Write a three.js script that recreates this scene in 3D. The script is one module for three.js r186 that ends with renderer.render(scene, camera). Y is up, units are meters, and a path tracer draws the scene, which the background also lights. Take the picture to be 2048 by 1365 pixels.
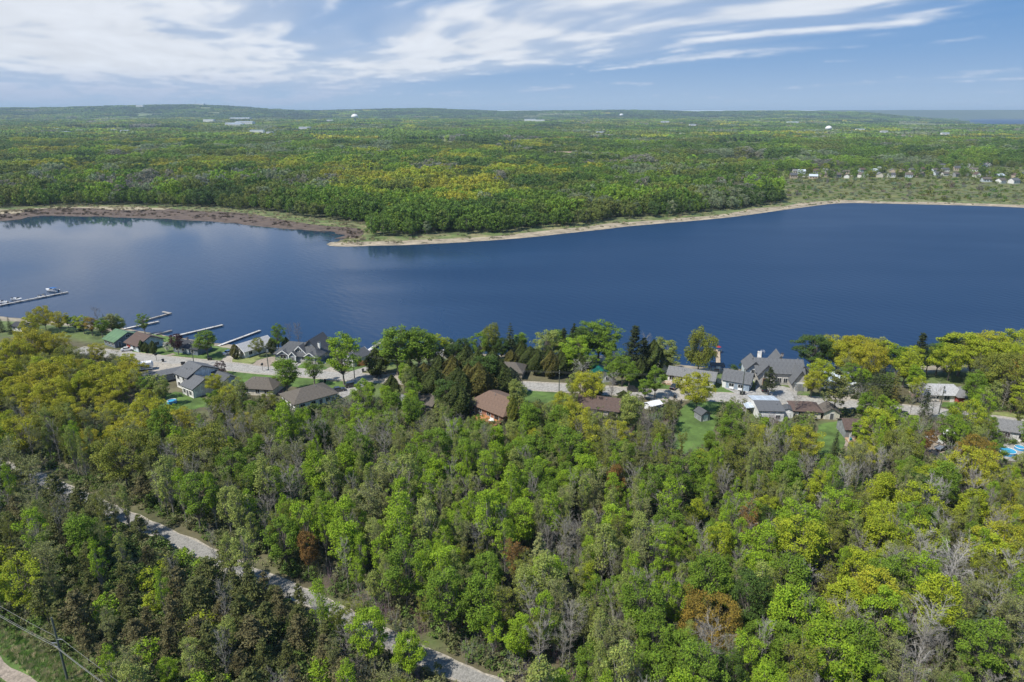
import * as THREE from 'three';
import { mergeGeometries } from 'three/addons/utils/BufferGeometryUtils.js';
import { ImprovedNoise } from 'three/addons/math/ImprovedNoise.js';

// ------------------------------------------------------------------ camera
const EYE = 90, PITCH = THREE.MathUtils.degToRad(18.42), FOCAL = 1365;      // drone height in metres; focal length in photo pixels
const scene = new THREE.Scene();
const camera = new THREE.PerspectiveCamera(2 * Math.atan(682.5 / FOCAL) * 180 / Math.PI, 2048 / 1365, 1, 40000);
camera.position.set(0, EYE, 0);
camera.rotation.x = -PITCH;
const LAND = 1.5;                                                            // level of the near bank above the lake (lake = 0)
// world point on the level y that a sight line through a photo pixel meets
function G(px, py, y = LAND) {
  const dx = (px - 1024) / FOCAL, dy = -(py - 682.5) / FOCAL, c = Math.cos(PITCH), s = Math.sin(PITCH);
  const Y = dy * c - s, Z = -dy * s - c, t = (y - EYE) / Y;
  return new THREE.Vector3(dx * t, y, Z * t);
}
// photo pixel of a world point
function P(x, y, z) {
  const c = Math.cos(PITCH), s = Math.sin(PITCH), Y = y - EYE, yc = Y * c - z * s, zc = Y * s + z * c;
  return [1024 + FOCAL * x / -zc, 682.5 - FOCAL * yc / -zc, -zc];
}

// ------------------------------------------------------------------ helpers
function rng(seed) { let a = seed >>> 0; return () => { a = (a + 0x6D2B79F5) | 0; let t = Math.imul(a ^ (a >>> 15), 1 | a); t = (t + Math.imul(t ^ (t >>> 7), 61 | t)) ^ t; return ((t ^ (t >>> 14)) >>> 0) / 4294967296; }; }
const perlin = new ImprovedNoise();
const N2 = (x, y, s = 0) => perlin.noise(x + 17.3, y - 5.7, s * 7.13 + 0.37);
function fbm(x, y, oct = 4, s = 0) { let v = 0, a = 0.5, f = 1; for (let i = 0; i < oct; i++) { v += a * N2(x * f, y * f, s + i); a *= 0.5; f *= 2.03; } return v; }
const sm = (x, a, b) => { const t = Math.min(1, Math.max(0, (x - a) / (b - a))); return t * t * (3 - 2 * t); };
const clamp = (x, a, b) => Math.min(b, Math.max(a, x));
const lerp = (a, b, t) => a + (b - a) * t;

// ------------------------------------------------------------------ sky: air and high streaky cloud, the same rule in every direction
const SUN_AZ = -87, SUN_EL = 58;                                             // degrees from the view axis (negative = to the left), height
const sunDir = new THREE.Vector3(Math.sin(SUN_AZ * Math.PI / 180) * Math.cos(SUN_EL * Math.PI / 180), Math.sin(SUN_EL * Math.PI / 180), -Math.cos(SUN_AZ * Math.PI / 180) * Math.cos(SUN_EL * Math.PI / 180));
function skyColor(dx, dy, dz, out) {
  const up = Math.max(0.004, dy), el = Math.asin(up) * 180 / Math.PI;
  // clear air
  const t = 1 - Math.exp(-el / 5.6), t2 = 1 - Math.exp(-el / 26);
  let r = lerp(0.40, 0.035, t), g = lerp(0.505, 0.215, t), b = lerp(0.63, 0.52, t);
  r = lerp(r, 0.03, t2 * 0.8); g = lerp(g, 0.12, t2 * 0.8); b = lerp(b, 0.36, t2 * 0.8);
  // sheet of cloud far overhead: plane coordinates in units of its height
  const k = 1 / (up + 0.012), X = dx * k, Z = -dz * k;
  const a0 = -22 * Math.PI / 180, ca = Math.cos(a0), sa = Math.sin(a0);
  const q = X * sa + Z * ca, p = X * ca - Z * sa;                            // along and across the streaks
  const wq = q + 1.6 * fbm(p * 0.35, q * 0.2, 3, 5), wp = p + 1.0 * fbm(p * 0.3 + 9, q * 0.2, 3, 9);
  const band = fbm(wp * 0.42 + 3.1, wq * 0.10 + 1.7, 4, 1) * 1.7;
  const fine = fbm(wp * 1.35, wq * 0.55, 4, 3);
  const wisps = fbm(wp * 4.2, wq * 1.0, 3, 7);
  const field = Math.exp(-(wp + 2) * (wp + 2) / 170 - (wq - 12) * (wq - 12) / (wq < 12 ? 70 : 900));   // one cloud field, ahead and to the left
  const cover = 0.60 * field - 0.06 - 0.60 * sm(wp, 2.8, 8.2) + 0.30 * sm(wp, 9, 16) * sm(q, 2, 8);
  let c = sm(cover + band * 0.85 + fine * 1.25 + wisps * 0.34, 0.0, 0.6);
  const veil = 0.5 * sm(cover + band * 0.5 + 0.28, 0, 0.75);                 // thin milky layer
  c = 1 - (1 - c * 0.92) * (1 - veil);
  const far = sm(el, 0.3, 3.4);                                              // the sheet sinks into the haze towards the horizon
  c *= 0.45 + 0.55 * far;
  const cl = lerp(0.72, 1.0, far);
  const tone = 1 + 0.16 * fine + 0.1 * wisps;
  r = lerp(r, 0.65 * cl * tone, c); g = lerp(g, 0.68 * cl * tone, c); b = lerp(b, 0.73 * lerp(0.86, 1, far) * tone, c);
  out[0] = r; out[1] = g; out[2] = b;
}
function makeSky() {
  const W = 4096, Hh = 2048, data = new Float32Array(W * Hh * 4), o = [0, 0, 0];
  for (let row = 0; row < Hh; row++) {
    const el = ((row + 0.5) / Hh - 0.5) * Math.PI, deg = el * 180 / Math.PI;
    const step = deg < -0.3 ? 64 : deg < 20 ? 1 : deg < 40 ? 4 : 16;
    if (deg > 20 && row % 2) { data.copyWithin(row * W * 4, (row - 1) * W * 4, row * W * 4); continue; }
    for (let col = 0; col < W; col += step) {
      const az = ((col + step / 2) / W - 0.5) * 2 * Math.PI;
      skyColor(Math.cos(az) * Math.cos(el), Math.sin(el), Math.sin(az) * Math.cos(el), o);
      for (let k = 0; k < step; k++) { const i = (row * W + col + k) * 4; data[i] = o[0]; data[i + 1] = o[1]; data[i + 2] = o[2]; data[i + 3] = 1; }
    }
  }
  const t = new THREE.DataTexture(data, W, Hh, THREE.RGBAFormat, THREE.FloatType);
  t.mapping = THREE.EquirectangularReflectionMapping; t.magFilter = THREE.LinearFilter; t.needsUpdate = true;
  return t;
}
const skyTexture = makeSky();
scene.background = skyTexture;
scene.environment = skyTexture;

const sun = new THREE.DirectionalLight(new THREE.Color(1, 0.95, 0.85), 4.7);
sun.name = 'sun';
sun.position.copy(sunDir).multiplyScalar(900);
sun.castShadow = true;
sun.shadow.mapSize.set(4096, 4096);
Object.assign(sun.shadow.camera, { left: -700, right: 700, top: 700, bottom: -700, near: 1, far: 2500 });
scene.add(sun); scene.add(sun.target);
sun.target.position.set(0, 0, -300);

const renderer = new THREE.WebGLRenderer({ antialias: true });
renderer.setSize(1024, 682);
renderer.toneMapping = THREE.LinearToneMapping;
renderer.toneMappingExposure = 1.24;
renderer.shadowMap.enabled = true;
scene.fog = new THREE.FogExp2(new THREE.Color(0.60, 0.80, 1.0), 5.6e-5);

// ------------------------------------------------------------------ naming, materials, textures
const taken = new Map();
function numbered(n) { const k = taken.get(n) || 0; taken.set(n, k + 1); return k ? n + '_' + String(k).padStart(3, '0') : n; }
function thing(name, label, category, group) {
  const o = new THREE.Group(); o.name = numbered(name); o.userData = { label, category }; if (group) o.userData.group = group;
  scene.add(o); return o;
}
function part(parent, name, geo, m) { const o = new THREE.Mesh(geo, m); o.name = name; o.castShadow = o.receiveShadow = true; parent.add(o); return o; }
function structure(name, geo, m, label) { const o = new THREE.Mesh(geo, m); o.name = numbered(name); o.castShadow = o.receiveShadow = true; o.userData = { kind: 'structure' }; if (label) o.userData.label = label; scene.add(o); return o; }
const C = (r, g, b) => new THREE.Color().setRGB(r, g, b);
function mat(c, roughness = 0.85, more = {}) { return new THREE.MeshStandardMaterial({ color: Array.isArray(c) ? C(...c) : c, roughness, ...more }); }

// tileable grey grain, values around 1 (as sRGB bytes of a multiplier)
function tileNoise(size, period, oct, amp, seed, warp = (v) => v, stretch = 1) {
  const r = rng(seed), lat = [];
  for (let o = 0; o < oct; o++) { const n = period * 2 ** o, a = new Float32Array(n * n); for (let i = 0; i < n * n; i++) a[i] = r() * 2 - 1; lat.push([n, a]); }
  const data = new Uint8Array(size * size * 4);
  for (let y = 0; y < size; y++) for (let x = 0; x < size; x++) {
    let v = 0, w = 0.5;
    for (const [n, a] of lat) {
      const fx = x / size * n, fy = y / size * n / stretch, x0 = Math.floor(fx), y0 = Math.floor(fy), tx = fx - x0, ty = fy - y0, sx = tx * tx * (3 - 2 * tx), sy = ty * ty * (3 - 2 * ty);
      const at = (i, j) => a[(((j % n) + n) % n) * n + ((i % n) + n) % n];
      v += w * lerp(lerp(at(x0, y0), at(x0 + 1, y0), sx), lerp(at(x0, y0 + 1), at(x0 + 1, y0 + 1), sx), sy); w *= 0.62;
    }
    const g = clamp(Math.round(255 * Math.pow(clamp(0.72 * (1 + amp * warp(v)), 0, 1), 1 / 2.2)), 0, 255), i = (y * size + x) * 4;
    data[i] = data[i + 1] = data[i + 2] = g; data[i + 3] = 255;
  }
  const t = new THREE.DataTexture(data, size, size); t.colorSpace = THREE.SRGBColorSpace; t.wrapS = t.wrapT = THREE.RepeatWrapping; t.magFilter = THREE.LinearFilter; t.needsUpdate = true;
  return t;
}
const grainCoarse = tileNoise(512, 4, 6, 0.8, 11), grainFine = tileNoise(256, 16, 3, 0.55, 12), grainStreak = tileNoise(256, 8, 4, 0.6, 13, (v) => v, 8);
function rep(t, x, y = x) { const c = t.clone(); c.repeat.set(x, y); c.needsUpdate = true; return c; }
const B = 1 / 0.72;                                                          // the grain textures average 0.72
const grained = (c, rough, tex, x, y) => mat([c[0] * B, c[1] * B, c[2] * B], rough, { map: rep(tex, x, y) });

// geometry collector
class GB {
  constructor() { this.p = []; this.c = []; this.uv = []; }
  tri(a, b, c, col) { this.p.push(...a, ...b, ...c); if (col) for (let i = 0; i < 3; i++) this.c.push(...col); return this; }
  quad(a, b, c, d, col) { return this.tri(a, b, c, col).tri(a, c, d, col); }
  tube(a, b, ra, rb, sides, col) {
    const d = new THREE.Vector3(b[0] - a[0], b[1] - a[1], b[2] - a[2]).normalize(), u = Math.abs(d.y) > 0.9 ? new THREE.Vector3(1, 0, 0) : new THREE.Vector3(0, 1, 0);
    const e1 = u.cross(d).normalize(), e2 = d.clone().cross(e1);
    for (let i = 0; i < sides; i++) {
      const t0 = i / sides * 6.2832, t1 = (i + 1) / sides * 6.2832, c0 = Math.cos(t0), s0 = Math.sin(t0), c1 = Math.cos(t1), s1 = Math.sin(t1);
      const q = (o, r, c, s) => [o[0] + r * (e1.x * c + e2.x * s), o[1] + r * (e1.y * c + e2.y * s), o[2] + r * (e1.z * c + e2.z * s)];
      if (rb > 0.004) this.quad(q(a, ra, c0, s0), q(a, ra, c1, s1), q(b, rb, c1, s1), q(b, rb, c0, s0), col);
      else this.tri(q(a, ra, c0, s0), q(a, ra, c1, s1), b, col);
    }
    return this;
  }
  geo() { const g = new THREE.BufferGeometry(); g.setAttribute('position', new THREE.Float32BufferAttribute(this.p, 3)); if (this.c.length) g.setAttribute('color', new THREE.Float32BufferAttribute(this.c, 3)); return g; }
}
// ------------------------------------------------------------------ terrain: one sheet from behind the camera to the far hills
const at0 = (list) => list.map(([x, y]) => { const g = G(x, y, 0); return [g.x, g.z]; });
const nearShorePx = [[-900, 560], [-500, 590], [-200, 616], [0, 634], [80, 641], [150, 646], [215, 652], [262, 660], [330, 672], [420, 686], [500, 694], [560, 697], [640, 699], [700, 700], [760, 706], [850, 709], [920, 707], [1000, 711], [1060, 709], [1130, 711], [1200, 712], [1270, 718], [1330, 727], [1400, 735], [1480, 739], [1560, 737], [1640, 737], [1760, 736], [1880, 732], [2048, 730], [2300, 728], [2900, 720]];
const farShorePx = [[2900, 440], [2300, 425], [2120, 418], [2048, 415], [1950, 411], [1850, 408.5], [1760, 406.5], [1700, 405.5], [1655, 407.5], [1610, 413], [1560, 419.5], [1500, 428], [1440, 435.5], [1380, 441], [1320, 446], [1250, 452], [1200, 458], [1120, 466.5], [1040, 475], [950, 481.5], [870, 486], [800, 489], [745, 490], [705, 491.5], [672, 491], [664, 489], [672, 485], [690, 478], [700, 470], [690, 463], [640, 458.5], [580, 454.5], [520, 448.5], [440, 440.5], [360, 437], [280, 433.5], [195, 431.5], [130, 429.5], [80, 430], [40, 433], [20, 439], [-40, 442], [-120, 438], [-400, 432], [-900, 425]];
const lakeW = [...at0(nearShorePx), ...at0(farShorePx)];
function polySD(poly, x, z) {                                                // signed distance, positive inside
  let d = 1e18, inside = false;
  for (let i = 0, j = poly.length - 1; i < poly.length; j = i++) {
    const [ax, az] = poly[j], [bx, bz] = poly[i], ex = bx - ax, ez = bz - az, wx = x - ax, wz = z - az, t = clamp((wx * ex + wz * ez) / (ex * ex + ez * ez), 0, 1);
    const qx = wx - ex * t, qz = wz - ez * t; d = Math.min(d, qx * qx + qz * qz);
    if ((az > z) !== (bz > z) && x < ex * (z - az) / ez + ax) inside = !inside;
  }
  return (inside ? 1 : -1) * Math.sqrt(d);
}
const lakeSD = (x, z) => (z < -1100 || z > -150 ? -200 : polySD(lakeW, x, z));
const mudW = (x) => 13 + 24 * sm(-x, 150, 300);                                 // width of the mud margin on the far left shore
const bayW = [[3750, -6150], [14000, -5950], [14000, -13200], [8300, -13200], [6400, -10300], [5450, -8800], [4750, -7400], [4100, -6600]];
const skyline = [[-400, 217], [0, 219], [100, 218], [200, 216], [300, 214], [380, 212.5], [440, 214], [490, 216.5], [530, 220], [600, 223], [660, 223], [720, 220.5], [790, 219], [850, 218.5], [930, 221], [1000, 224.5], [1060, 223.5], [1130, 222.5], [1240, 221.5], [1330, 222.5], [1390, 224.5], [1500, 224], [1700, 225.5], [1900, 226], [2048, 228.5], [2500, 228]];
function table(t, x) { if (x <= t[0][0]) return t[0][1]; for (let i = 1; i < t.length; i++) if (x <= t[i][0]) return lerp(t[i - 1][1], t[i][1], (x - t[i - 1][0]) / (t[i][0] - t[i - 1][0])); return t[t.length - 1][1]; }
function bearingPx(x, z) { return z < -1 ? clamp(1024 + FOCAL * x / -z / Math.cos(PITCH) * 1.0, -900, 2900) : 1024; }
function height(x, z) {
  const r = Math.hypot(x, z), sd = lakeSD(x, z);
  if (sd > 0) return -Math.min(3.5, sd < 14 ? 0.035 * sd : 0.49 + 0.12 * (sd - 14));
  const d = -sd, nearBank = z > -420;
  let h = nearBank ? Math.min(LAND, 0.10 * d + 0.06 * Math.max(0, d - 4)) : Math.min(1.3, 0.055 * d);
  if (!nearBank) {
    h += sm(r, 900, 2600) * (6 + 9 * fbm(x / 700, z / 700, 3, 2));
    if (r > 2600) {
      const bd = polySD(bayW, x, z), px = bearingPx(x, z), sky = table(skyline, px);
      const ridge = EYE + 10400 * (227.9 - sky) / FOCAL * 0.9 - 14;
      const rise = sm(r, 6800, 10400);
      const roll = sm(r, 3000, 5200) * (22 * fbm(x / 1500, z / 1500, 4, 4) + 8);
      let hh = h + roll * (1 - 0.5 * rise) + ridge * (0.10 * sm(r, 3600, 6500) + 0.90 * Math.pow(rise, 1.3));
      hh += 16 * rise * (1 - sm(r, 9000, 10400)) * fbm(x / 600, z / 600, 3, 6);
      if (r > 10400) hh -= (r - 10400) * 0.012 * (1 - sm(px, 1850, 2000));
      if (px > 1550) { const f = sm(px, 1550, 1800), k = sm(-bd, 0, 1300); if (bd > 0) hh = -4; else { const low = r < 6600 ? 5 : lerp(4, hh, k); hh = Math.max(3, lerp(hh, Math.min(hh, low), f)); } }
      if (px > 1500 && bd <= 0) hh = Math.max(hh, (160 + 14 * (fbm(px / 160, 3.3, 3, 8) + 0.2)) * sm(-z, 13250, 14400) * sm(px, 1500, 1650));
      h = hh;
    }
  }
  return h;
}
function axis(marks) { const out = []; for (let i = 0; i + 1 < marks.length; i++) { const [a, step, grow] = marks[i], b = marks[i + 1][0]; let v = a, s = step; while (v < b - 1e-6) { out.push(v); v += s; if (grow) s *= grow; } } out.push(marks[marks.length - 1][0]); return out; }
const posX = axis([[0, 3.5], [280, 5], [430, 9], [900, 20, 1.07], [17000, 0]]);
const xs = [...posX.slice(1).map((v) => -v).reverse(), ...posX];
const zs = axis([[-260, 40], [60, 2.5], [330, 12], [470, 4], [770, 10, 1.045], [16000, 0]]).map((v) => -v);
// lawns and verges as photo outlines (ground level)
const lawnPx = [
  [[262, 703], [300, 700], [345, 700], [440, 708], [452, 716], [430, 719], [360, 713], [276, 708]],
  [[300, 668], [350, 676], [420, 690], [470, 700], [478, 706], [430, 703], [340, 690]],
  [[462, 712], [478, 705], [512, 706], [520, 716], [500, 728], [464, 724]],
  [[540, 730], [560, 722], [600, 726], [640, 730], [668, 736], [690, 742], [660, 741], [600, 737]],
  [[690, 728], [745, 724], [752, 735], [722, 744], [690, 742]],
  [[455, 741], [520, 747], [600, 752], [648, 757], [652, 768], [600, 775], [540, 768], [470, 764]],
  [[640, 762], [700, 764], [730, 768], [690, 778], [658, 786], [640, 778]],
  [[320, 790], [350, 784], [400, 792], [420, 812], [360, 825], [316, 815]],
  [[1040, 780], [1120, 784], [1150, 792], [1130, 812], [1060, 815], [1020, 800]],
  [[1240, 773], [1262, 760], [1330, 756], [1372, 768], [1345, 778], [1290, 777]],
  [[1380, 800], [1440, 803], [1446, 815], [1430, 850], [1424, 900], [1390, 912], [1345, 905], [1350, 860], [1362, 820]],
  [[1445, 775], [1480, 781], [1483, 790], [1440, 789], [1425, 780]],
  [[1488, 803], [1506, 803], [1506, 812], [1488, 808]], [[1551, 806], [1575, 808], [1572, 818], [1551, 820]],
  [[1593, 788], [1650, 791], [1645, 800], [1592, 796]],
  [[1625, 880], [1640, 850], [1690, 838], [1694, 900], [1680, 925], [1630, 915]],
  [[1840, 808], [1866, 806], [1872, 816], [1848, 818]], [[1880, 800], [1925, 796], [1935, 812], [1888, 815]],
  [[1980, 822], [2048, 828], [2100, 836], [2048, 838], [1985, 830]],
  [[0, 1262], [60, 1300], [170, 1385], [60, 1420], [-60, 1420], [-60, 1240]],
];
const lawnW = lawnPx.map((l) => l.map(([x, y]) => { const g = G(x, y); return [g.x, g.z]; }));
const marshPx = [[1545, 345], [1700, 338], [2100, 338], [2200, 400], [2048, 411], [1850, 405], [1690, 402], [1600, 412], [1560, 395]];
const marshW = marshPx.map(([x, y]) => { const g = G(x, y, 1.3); return [g.x, g.z]; });
const fieldAt = (x, z) => (z < -1350 && z > -9500 ? sm(fbm(x / 420, z / 560, 2, 61) + 0.12 * fbm(x / 90, z / 120, 2, 62), 0.20, 0.24) : 0);   // open fields between the woods
function groundColor(x, z, out) {
  const r = Math.hypot(x, z), sd = lakeSD(x, z), n = fbm(x / 9, z / 9, 3, 11), m = fbm(x / 60, z / 60, 3, 12);
  if (z > -420) {
    if (sd > 0) { out[0] = 0.17 + 0.08 * n; out[1] = 0.14 + 0.06 * n; out[2] = 0.105 + 0.05 * n; return; }
    const d = -sd;
    out[0] = 0.115 + 0.05 * n + 0.03 * m; out[1] = 0.105 + 0.055 * n + 0.03 * m; out[2] = 0.055 + 0.03 * n;                       // leaf litter with moss and low green
    const g = sm(m + n * 0.7, 0.0, 0.25); out[0] = lerp(out[0], 0.085, g); out[1] = lerp(out[1], 0.12, g); out[2] = lerp(out[2], 0.035, g);
    if (d < 26 && z < -215) { const k = 1 - sm(d + n * 6, 5, 11); const gr = 1 - sm(d, 18, 26); out[0] = lerp(lerp(out[0], 0.10, gr), 0.30, k); out[1] = lerp(lerp(out[1], 0.14, gr), 0.26, k); out[2] = lerp(lerp(out[2], 0.04, gr), 0.19, k); }
    return;
  }
  if (r < 2600) {
    if (sd > 0) { out[0] = 0.17 + 0.08 * n; out[1] = 0.14 + 0.06 * n; out[2] = 0.105 + 0.05 * n; return; }
    out[0] = 0.06 + 0.03 * n; out[1] = 0.07 + 0.03 * n; out[2] = 0.03;
    { const fd = fieldAt(x, z); if (fd > 0) { out[0] = lerp(out[0], 0.20, fd); out[1] = lerp(out[1], 0.225, fd); out[2] = lerp(out[2], 0.08, fd); } }
    if (polySD(marshW, x, z) > -8 * (1 + n)) { const k = fbm(x / 30, z / 14, 3, 15); out[0] = 0.125 + 0.10 * k + 0.05 * n; out[1] = 0.135 + 0.06 * k + 0.05 * n; out[2] = 0.042 + 0.02 * n; }
    const d = -sd, w = 20 + 9 * n + (x < -150 ? mudW(x) : 0);
    if (d < 120 && z > -900) { const k = 1 - sm(d, w, w + 22); const rd = sm(fbm(x / 16, z / 8, 3, 19), -0.1, 0.25); out[0] = lerp(out[0], lerp(0.10, 0.22, rd), k); out[1] = lerp(out[1], lerp(0.14, 0.20, rd), k); out[2] = lerp(out[2], lerp(0.04, 0.10, rd), k); }
    return;
  }
  const k = fbm(x / 260, z / 260, 3, 16), p = fbm(x / 900, z / 900, 3, 17), fd = fieldAt(x, z);
  out[0] = 0.05 + 0.035 * k + 0.03 * p; out[1] = 0.075 + 0.04 * k + 0.02 * p; out[2] = 0.03 + 0.01 * k;
  if (fd > 0) { out[0] = lerp(out[0], 0.22 + 0.1 * p, fd); out[1] = lerp(out[1], 0.245, fd); out[2] = lerp(out[2], 0.09, fd); }
}
{
  const nx = xs.length, nz = zs.length, pos = new Float32Array(nx * nz * 3), col = new Float32Array(nx * nz * 3), uv = new Float32Array(nx * nz * 2), idx = [], o = [0, 0, 0];
  for (let j = 0; j < nz; j++) for (let i = 0; i < nx; i++) {
    const k = j * nx + i, x = xs[i], z = zs[j];
    pos.set([x, height(x, z), z], k * 3); groundColor(x, z, o); col.set([clamp(o[0], 0.008, 0.6) * B, clamp(o[1], 0.008, 0.6) * B, clamp(o[2], 0.006, 0.6) * B], k * 3); uv.set([x / 24, z / 24], k * 2);
    if (i + 1 < nx && j + 1 < nz) idx.push(k, k + 1, k + nx, k + 1, k + nx + 1, k + nx);
  }
  const g = new THREE.BufferGeometry();
  g.setAttribute('position', new THREE.BufferAttribute(pos, 3)); g.setAttribute('color', new THREE.BufferAttribute(col, 3)); g.setAttribute('uv', new THREE.BufferAttribute(uv, 2)); g.setIndex(idx); g.computeVertexNormals();
  structure('ground', g, new THREE.MeshStandardMaterial({ vertexColors: true, roughness: 1, map: grainCoarse }));
}
// flat sheet on the near bank from an outline of world points, edges wandering a little
function sheet(name, pts, y, m, scale = 3, wander = 0.25, label) {
  const s = new THREE.Shape(), out = [];
  for (let i = 0; i < pts.length; i++) { const [ax, az] = pts[i], [bx, bz] = pts[(i + 1) % pts.length], n = Math.max(1, Math.round(Math.hypot(bx - ax, bz - az) / 1.5)); for (let k = 0; k < n; k++) { const x = lerp(ax, bx, k / n), z = lerp(az, bz, k / n); out.push([x + wander * 2 * N2(x * 0.7, z * 0.7, 1), z + wander * 2 * N2(x * 0.7, z * 0.7, 2)]); } }
  out.forEach(([x, z], i) => (i ? s.lineTo(x, -z) : s.moveTo(x, -z)));
  const g = new THREE.ShapeGeometry(s); g.rotateX(-Math.PI / 2); g.translate(0, y, 0);
  const p = g.attributes.position, uv = new Float32Array(p.count * 2);
  for (let i = 0; i < p.count; i++) uv.set([p.getX(i) / scale, p.getZ(i) / scale], i * 2);
  g.setAttribute('uv', new THREE.BufferAttribute(uv, 2));
  return structure(name, g, m, label);
}
const pxs = (list, y = LAND) => list.map(([a, b]) => { const g = G(a, b, y); return [g.x, g.z]; });
const M = {
  lawn: grained([0.085, 0.145, 0.03], 1, grainCoarse, 0.25), lawnDry: grained([0.19, 0.215, 0.07], 1, grainCoarse, 0.3),
  asphalt: grained([0.33, 0.315, 0.285], 0.95, grainFine, 0.5), gravel: grained([0.36, 0.325, 0.27], 1, grainFine, 0.6), oldAsphalt: grained([0.26, 0.25, 0.23], 0.95, grainFine, 0.9), sand: grained([0.31, 0.26, 0.185], 1, grainCoarse, 0.2), mud: grained([0.105, 0.075, 0.055], 0.85, grainCoarse, 0.3), reed: grained([0.33, 0.28, 0.185], 1, grainCoarse, 0.3),
  concrete: grained([0.33, 0.32, 0.30], 0.9, grainFine, 0.5), path: grained([0.30, 0.25, 0.20], 0.95, grainFine, 0.6),
};
lawnW.forEach((l, i) => sheet('lawn', l, LAND + 0.012, i === 18 || i === 13 || i === 2 ? M.lawnDry : M.lawn, 4, 0.6));
// ribbon along world points
function ribbon(name, pts, width, y, m, scale = 3, wobble = 0.12) {
  const c = new THREE.CatmullRomCurve3(pts.map(([x, z]) => new THREE.Vector3(x, 0, z))), L = c.getLength(), n = Math.ceil(L / 2.5), pos = [], uv = [], idx = [];
  for (let i = 0; i <= n; i++) {
    const p = c.getPointAt(i / n), t = c.getTangentAt(i / n), nx = -t.z, nz = t.x;
    for (const s of [-1, 1]) { const w = width / 2 + wobble * 2 * N2(i * 0.6, s * 9, 4), x = p.x + nx * w * s, z = p.z + nz * w * s; pos.push(x, typeof y === 'function' ? y(x, z) : y, z); uv.push(x / scale, z / scale); }
    if (i < n) idx.push(i * 2, i * 2 + 2, i * 2 + 1, i * 2 + 1, i * 2 + 2, i * 2 + 3);
  }
  const g = new THREE.BufferGeometry(); g.setAttribute('position', new THREE.Float32BufferAttribute(pos, 3)); g.setAttribute('uv', new THREE.Float32BufferAttribute(uv, 2)); g.setIndex(idx); g.computeVertexNormals();
  if (g.attributes.normal.getY(0) < 0) { g.index.array.reverse(); g.computeVertexNormals(); }
  return structure(name, g, m);
}
const shoreRoad = pxs([[150, 700], [205, 706], [255, 712], [330, 720], [420, 729], [512, 739], [600, 746], [700, 754], [800, 760], [900, 765], [1050, 772], [1200, 780], [1350, 790], [1500, 797], [1650, 804], [1800, 818], [1900, 829], [2048, 849], [2300, 885]]);
const woodRoad = pxs([[-80, 905], [20, 938], [80, 958], [140, 985], [210, 1016], [300, 1056], [370, 1087], [480, 1140], [560, 1172], [640, 1208], [780, 1283], [980, 1372], [1150, 1450]]);
ribbon('road_shoulder', shoreRoad, 8.6, LAND + 0.022, M.gravel);
ribbon('road', shoreRoad, 6.4, LAND + 0.034, M.asphalt);
ribbon('road_shoulder', woodRoad, 4.0, LAND + 0.022, M.gravel, 3, 0.3);
ribbon('road', woodRoad, 3.1, LAND + 0.034, M.oldAsphalt);
ribbon('track', pxs([[-60, 1290], [0, 1334], [45, 1366], [110, 1410]]), 1.9, LAND + 0.034, M.path, 3, 0.4);
// driveways, yards and paths
const drive = (pts, m = M.gravel, y = LAND + 0.028, name = 'driveway') => sheet(name, pxs(pts), y, m, 3, 0.2);
drive([[250, 712], [268, 713], [300, 722], [322, 728], [330, 736], [302, 742], [276, 752], [262, 745], [285, 728], [252, 722]]);
drive([[286, 742], [318, 730], [372, 727], [360, 738], [310, 744], [290, 756], [276, 752]], M.gravel, LAND + 0.046);
drive([[247, 703], [262, 701], [272, 709], [262, 713], [250, 711]], M.concrete);
drive([[330, 711], [346, 707], [352, 709], [338, 713]], M.path);
drive([[432, 730], [452, 712], [462, 706], [470, 709], [464, 722], [466, 736]], M.gravel);
drive([[500, 737], [512, 722], [540, 714], [556, 714], [556, 722], [540, 730], [538, 742]], M.path);
drive([[583, 737], [590, 729], [602, 724], [606, 727], [594, 733], [592, 742]], M.concrete);
drive([[556, 716], [606, 720], [650, 724], [652, 728], [604, 727], [556, 722]], M.concrete, LAND + 0.04);
drive([[645, 742], [662, 734], [690, 728], [704, 732], [680, 738], [662, 748]], M.gravel);
drive([[690, 747], [712, 740], [738, 732], [748, 736], [724, 745], [720, 756]], M.asphalt, LAND + 0.045);
drive([[744, 762], [756, 752], [790, 746], [806, 752], [796, 768]], M.gravel, LAND + 0.045);
drive([[655, 794], [672, 782], [700, 771], [722, 766], [728, 772], [706, 786], [684, 797]], M.concrete);
drive([[1140, 776], [1170, 768], [1190, 774], [1180, 786], [1145, 784]], M.sand, LAND + 0.045);
drive([[1305, 790], [1350, 776], [1362, 772], [1376, 775], [1372, 796], [1345, 806], [1320, 826], [1296, 818]], M.gravel, LAND + 0.045);
drive([[1448, 772], [1490, 782], [1512, 782], [1512, 770], [1560, 772], [1595, 780], [1594, 800], [1500, 800], [1478, 790], [1450, 778]], M.concrete, LAND + 0.045);
drive([[1472, 803], [1494, 802], [1502, 818], [1484, 824]], M.concrete, LAND + 0.045);
drive([[1574, 806], [1598, 806], [1600, 830], [1578, 834]], M.concrete, LAND + 0.045);
drive([[1640, 800], [1690, 772], [1720, 770], [1712, 790], [1690, 806]], M.gravel, LAND + 0.045);
drive([[1846, 802], [1868, 796], [1884, 800], [1882, 826], [1850, 822]], M.concrete, LAND + 0.045);
drive([[1988, 848], [2048, 852], [2090, 870], [2048, 872], [1995, 862]], M.gravel, LAND + 0.05);
drive([[1690, 880], [1697, 880], [1695, 906], [1689, 906]], M.path, LAND + 0.03, 'garden_path');
drive([[1840, 890], [1880, 870], [1900, 880], [1890, 920], [1850, 925]], M.path, LAND + 0.03, 'yard');
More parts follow.
